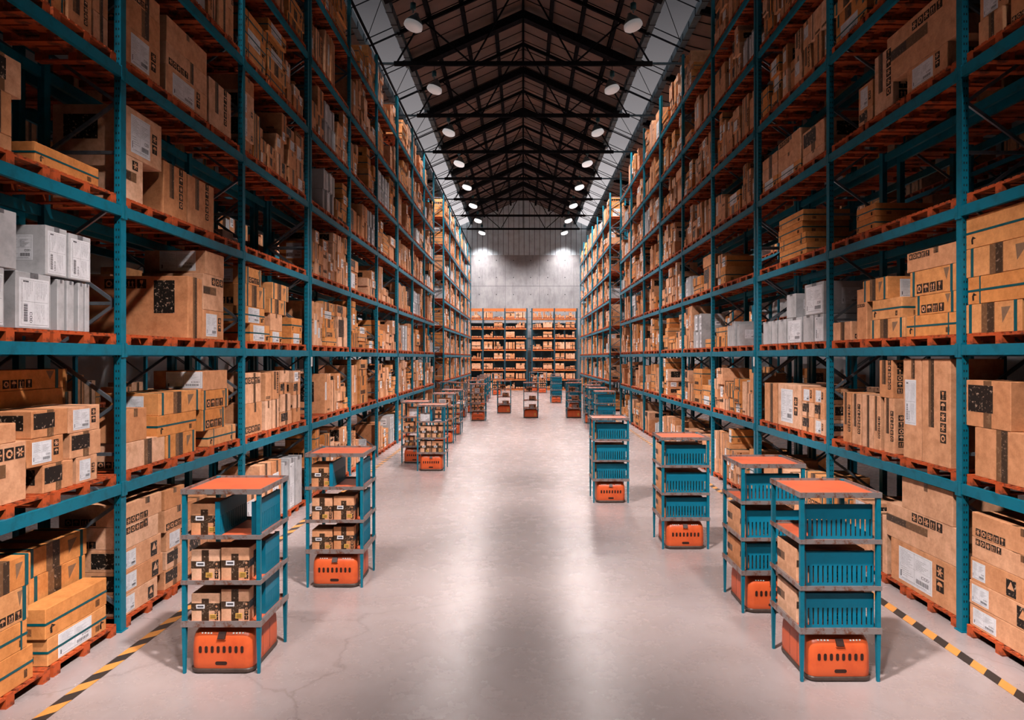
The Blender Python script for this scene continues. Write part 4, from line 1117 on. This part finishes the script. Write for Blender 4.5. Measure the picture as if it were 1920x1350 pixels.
def pod(x, y, kind, desc, rot=0, robot=True):
    yc = y+.45
    root = tag(link('mobile_shelf', None, loc=(x, yc, 0), rot=(0, 0, rot)), f'teal mobile shelf with grey rims, {desc}', 'shelf', 'mobile shelves on robots')
    for sx in (-1, 1):
        for sy in (-1, 1): link('leg', LEG, root, (sx*HW, sy*HW, 0))
    for i, z in enumerate(SH):
        r_, t_ = TRT if i == 3 else (TRB if i == 0 else TR)
        a = link('rim', r_, root, (0, 0, z)); link('tray', t_, root, (0, 0, z))
    M = Matrix.Translation((x, yc, 0)) @ Matrix.Rotation(rot, 4, 'Z')
    det = y < 26
    # robot
    if robot:
        rb = tag(link('transport_robot', None, loc=(x, yc-.02, 0), rot=(0, 0, rot)), f'orange floor robot with dark vents under the shelf {desc}', 'robot', 'orange robots under the shelves')
        for n_, me in RP:
            if not det and n_ in ('side_seam', 'status_light', 'warning_sticker') and y > 45: continue
            q_ = link(n_, me, rbb if n_ in ('vent', 'sensor_window', 'status_light', 'warning_sticker', 'side_seam') else rb)
            if n_ == 'body': rbb = q_
    def lab(i, w): return f'{w}, {LVN[i]} tray, shelf {desc}'
    z = [s_-.003 for s_ in SH]
    if kind == 'B':       # slotted panels at the front, kraft boxes behind
        for i in range(3):
            p = link('slotted_panel', PANEL, root, (.035, -.36+(.03 if i == 2 else 0), z[i]+.0)); 
            podbox(.80, .60, .385, 'tapeh', i, M, -.0 if 0 else -.01, .07, z[i]+.001, -PI/2 if 0 else 0, lab(i, 'kraft box behind panel'), det) if i < 2 or y > 12 else None
    elif kind == 'A':     # kraft boxes, panel across the upper tray
        for i in (0, 1):
            podbox(.33, .36, .33 if (i == 0) else .36, 'cross', i, M, -.22, -.20, z[i], 0, lab(i, 'cross taped box, outer'), det)
            podbox(.33, .36, .385, 'cross', 1-i, M, .13, -.20, z[i], 0, lab(i, 'cross taped box, inner'), det)
            podbox(.36, .30, .37, 'icons', 1, M, .2, .18, z[i], 0, lab(i, 'icon printed box, rear'), det)
            link('slotted_panel', PANEL, root, (.39, .10, z[i]), (0, 0, PI/2)).scale = (.6, 1, 1)
        podbox(.32, .36, .37, 'cross', 2, M, -.24, -.18, z[2], 0, lab(2, 'cross taped box'), det)
        link('slotted_panel', PANEL, root, (-.05, 0, z[2]), (0, 0, PI/2)); link('slotted_panel', PANEL, root, (.38, 0, z[2]), (0, 0, PI/2))
    elif kind == 'C':     # two rows of small taped boxes, panel and a white parcel above
        for i in (0, 1):
            podbox(.35, .40, .385, 'cross', i+1, M, -.18, -.20, z[i], 0, lab(i, 'cross taped box, outer'), det)
            podbox(.35, .40, .385, 'cross', i, M, .20, -.20, z[i], 0, lab(i, 'cross taped box, inner'), det)
        podbox(.34, .4, .26, 'whitelabel', 0, M, -.20, -.15, z[2], 0, lab(2, 'small white parcel'), det)
        link('slotted_panel', PANEL, root, (.02, 0, z[2]), (0, 0, PI/2)); link('slotted_panel', PANEL, root, (.38, 0, z[2]), (0, 0, PI/2))
    elif kind == 'D':     # mixed load
        podbox(.30, .4, .34, 'cross', 1, M, -.2, -.18, z[0], 0, lab(0, 'taped box'), det); podbox(.30, .4, .36, 'cross', 0, M, .18, -.18, z[0], 0, lab(0, 'taller taped box'), det)
        podbox(.33, .4, .36, 'cross', 2, M, -.2, -.18, z[1], 0, lab(1, 'taped box'), det); podbox(.30, .4, .38, 'cross', 1, M, .2, -.18, z[1], 0, lab(1, 'taller taped box'), det)
        podbox(.55, .4, .34, 'label', 0, M, 0, -.1, z[2], 0, lab(2, 'wide labelled box'), det)
    elif kind == 'E':     # turned, light load
        podbox(.42, .4, .22, 'label', 0, M, 0, -.1, z[0], -rot, lab(0, 'labelled box'), det)
        podbox(.42, .4, .26, 'straph' if 0 else 'icons', 0, M, 0, -.1, z[1], -rot, lab(1, 'icon printed box'), det)
        podbox(.36, .4, .30, 'cross', 0, M, 0, .1, z[2], -rot, lab(2, 'taped box'), det)
PODS = [
 (-3.53, 7.87, 'A', 'nearest the camera on the left'), (-3.03, 10.81, 'A', 'behind the nearest left one'),
 (-3.0, 21.9, 'C', 'inner of the mid left pair'), (-3.80, 23.5, 'D', 'outer of the mid left pair'),
 (-3.43, 28.9, 'D', 'just behind the mid left pair'), (-3.43, 32.2, 'D', 'two behind the mid left pair'),
 (-2.64, 39.2, 'D', 'leading the far left cluster'), (-4.0, 41.3, 'E', 'beside the far left cluster leader'),
 (-4.78, 42.6, 'D', 'against the left rack end'), (-3.35, 45.0, 'D', 'behind the far left cluster leader'),
 (-3.3, 51.0, 'B2', 'first of three dark side panelled ones'), (-3.35, 55.5, 'B2', 'second of three dark side panelled ones'), (-3.4, 60.0, 'B2', 'third of three dark side panelled ones'),
 (-2.6, 66.0, 'D', 'in front of the left orange rack'), (-1.27, 44.5, 'E', 'crossing left of the aisle centre'),
 (.47, 41.0, 'E', 'crossing right of the aisle centre'), (3.10, 41.0, 'EB', 'crossing before the right blue ones'),
 (2.68, 54.5, 'B', 'facing the camera far right of centre'), (3.05, 62.5, 'B', 'behind the far right blue one'),
 (2.0, 69.7, 'D', 'in front of the right orange rack'), (1.1, 71.5, 'E', 'before the gap between orange racks'),
 (3.56, 46.6, 'B', 'behind the right crossing one'),
 (2.23, 17.1, 'B', 'alone and innermost on the right'), (3.13, 12.97, 'B', 'third from the camera on the right'),
 (3.615, 9.73, 'B', 'second from the camera on the right'), (3.615, 7.67, 'B', 'nearest the camera on the right'),
 (3.75, 30.7, 'B', 'leading the right row beyond'), (3.83, 34.3, 'B', 'second in the right row beyond'), (3.86, 37.6, 'B', 'third in the right row beyond'), (4.70, 42.6, 'B', 'against the right rack end'),
]
for x, y, k, d in PODS:
    if k == 'B2':
        pod(x, y, 'D', d)
        pr = [o for o in bpy.data.objects if o.name.startswith('mobile_shelf')]
        root = max(pr, key=lambda o: int(o.name.split('.')[1]) if '.' in o.name else 0)
        for i in range(3): link('slotted_panel', PANEL, root, (.40, 0, SH[i]), (0, 0, PI/2))
    elif k == 'EB':
        pod(x, y, 'E', d, PI/2)
        pr = [o for o in bpy.data.objects if o.name.startswith('mobile_shelf')]
        root = max(pr, key=lambda o: int(o.name.split('.')[1]) if '.' in o.name else 0)
        for i in range(3):
            for q in (-.4, .4): link('slotted_panel', PANEL, root, (0, q, SH[i]))
    elif k == 'E': pod(x, y, 'E', d, PI/2)
    else: pod(x, y, k, d)

# ------------------------------------------------------------------ sky
w = bpy.data.worlds.new('sky'); SC.world = w; w.use_nodes = True; nt = w.node_tree; nt.nodes.clear()
out = nt.nodes.new('ShaderNodeOutputWorld'); bg = nt.nodes.new('ShaderNodeBackground'); tc = nt.nodes.new('ShaderNodeTexCoord'); sp = nt.nodes.new('ShaderNodeSeparateXYZ'); rp = nt.nodes.new('ShaderNodeValToRGB')
nt.links.new(tc.outputs['Generated'], sp.inputs[0]); nt.links.new(sp.outputs[2], rp.inputs[0]); nt.links.new(rp.outputs[0], bg.inputs[0]); nt.links.new(bg.outputs[0], out.inputs[0])
e = rp.color_ramp.elements
for q, (p, c) in zip([e[0], e[1], e.new(.5), e.new(.5), e.new(.5)], ((0, (.50, .46, .46)), (1, (.012, .012, .014)), (.17, (.46, .42, .425)), (.30, (.15, .136, .139)), (.46, (.036, .033, .035)))): q.position = p; q.color = (*c, 1)
bg.inputs[1].default_value = 1.0

SC.view_settings.view_transform = 'Standard'; SC.view_settings.look = 'None'; SC.view_settings.gamma = 1; SC.view_settings.exposure = 1.15
SC.cycles.use_denoising = True; SC.cycles.use_adaptive_sampling = True; SC.cycles.adaptive_threshold = .02
SC.cycles.max_bounces = 6; SC.cycles.diffuse_bounces = 1; SC.cycles.glossy_bounces = 3; SC.cycles.transparent_max_bounces = 6; SC.cycles.transmission_bounces = 2
SC.cycles.sample_clamp_indirect = 4; SC.cycles.caustics_reflective = False; SC.cycles.caustics_refractive = False
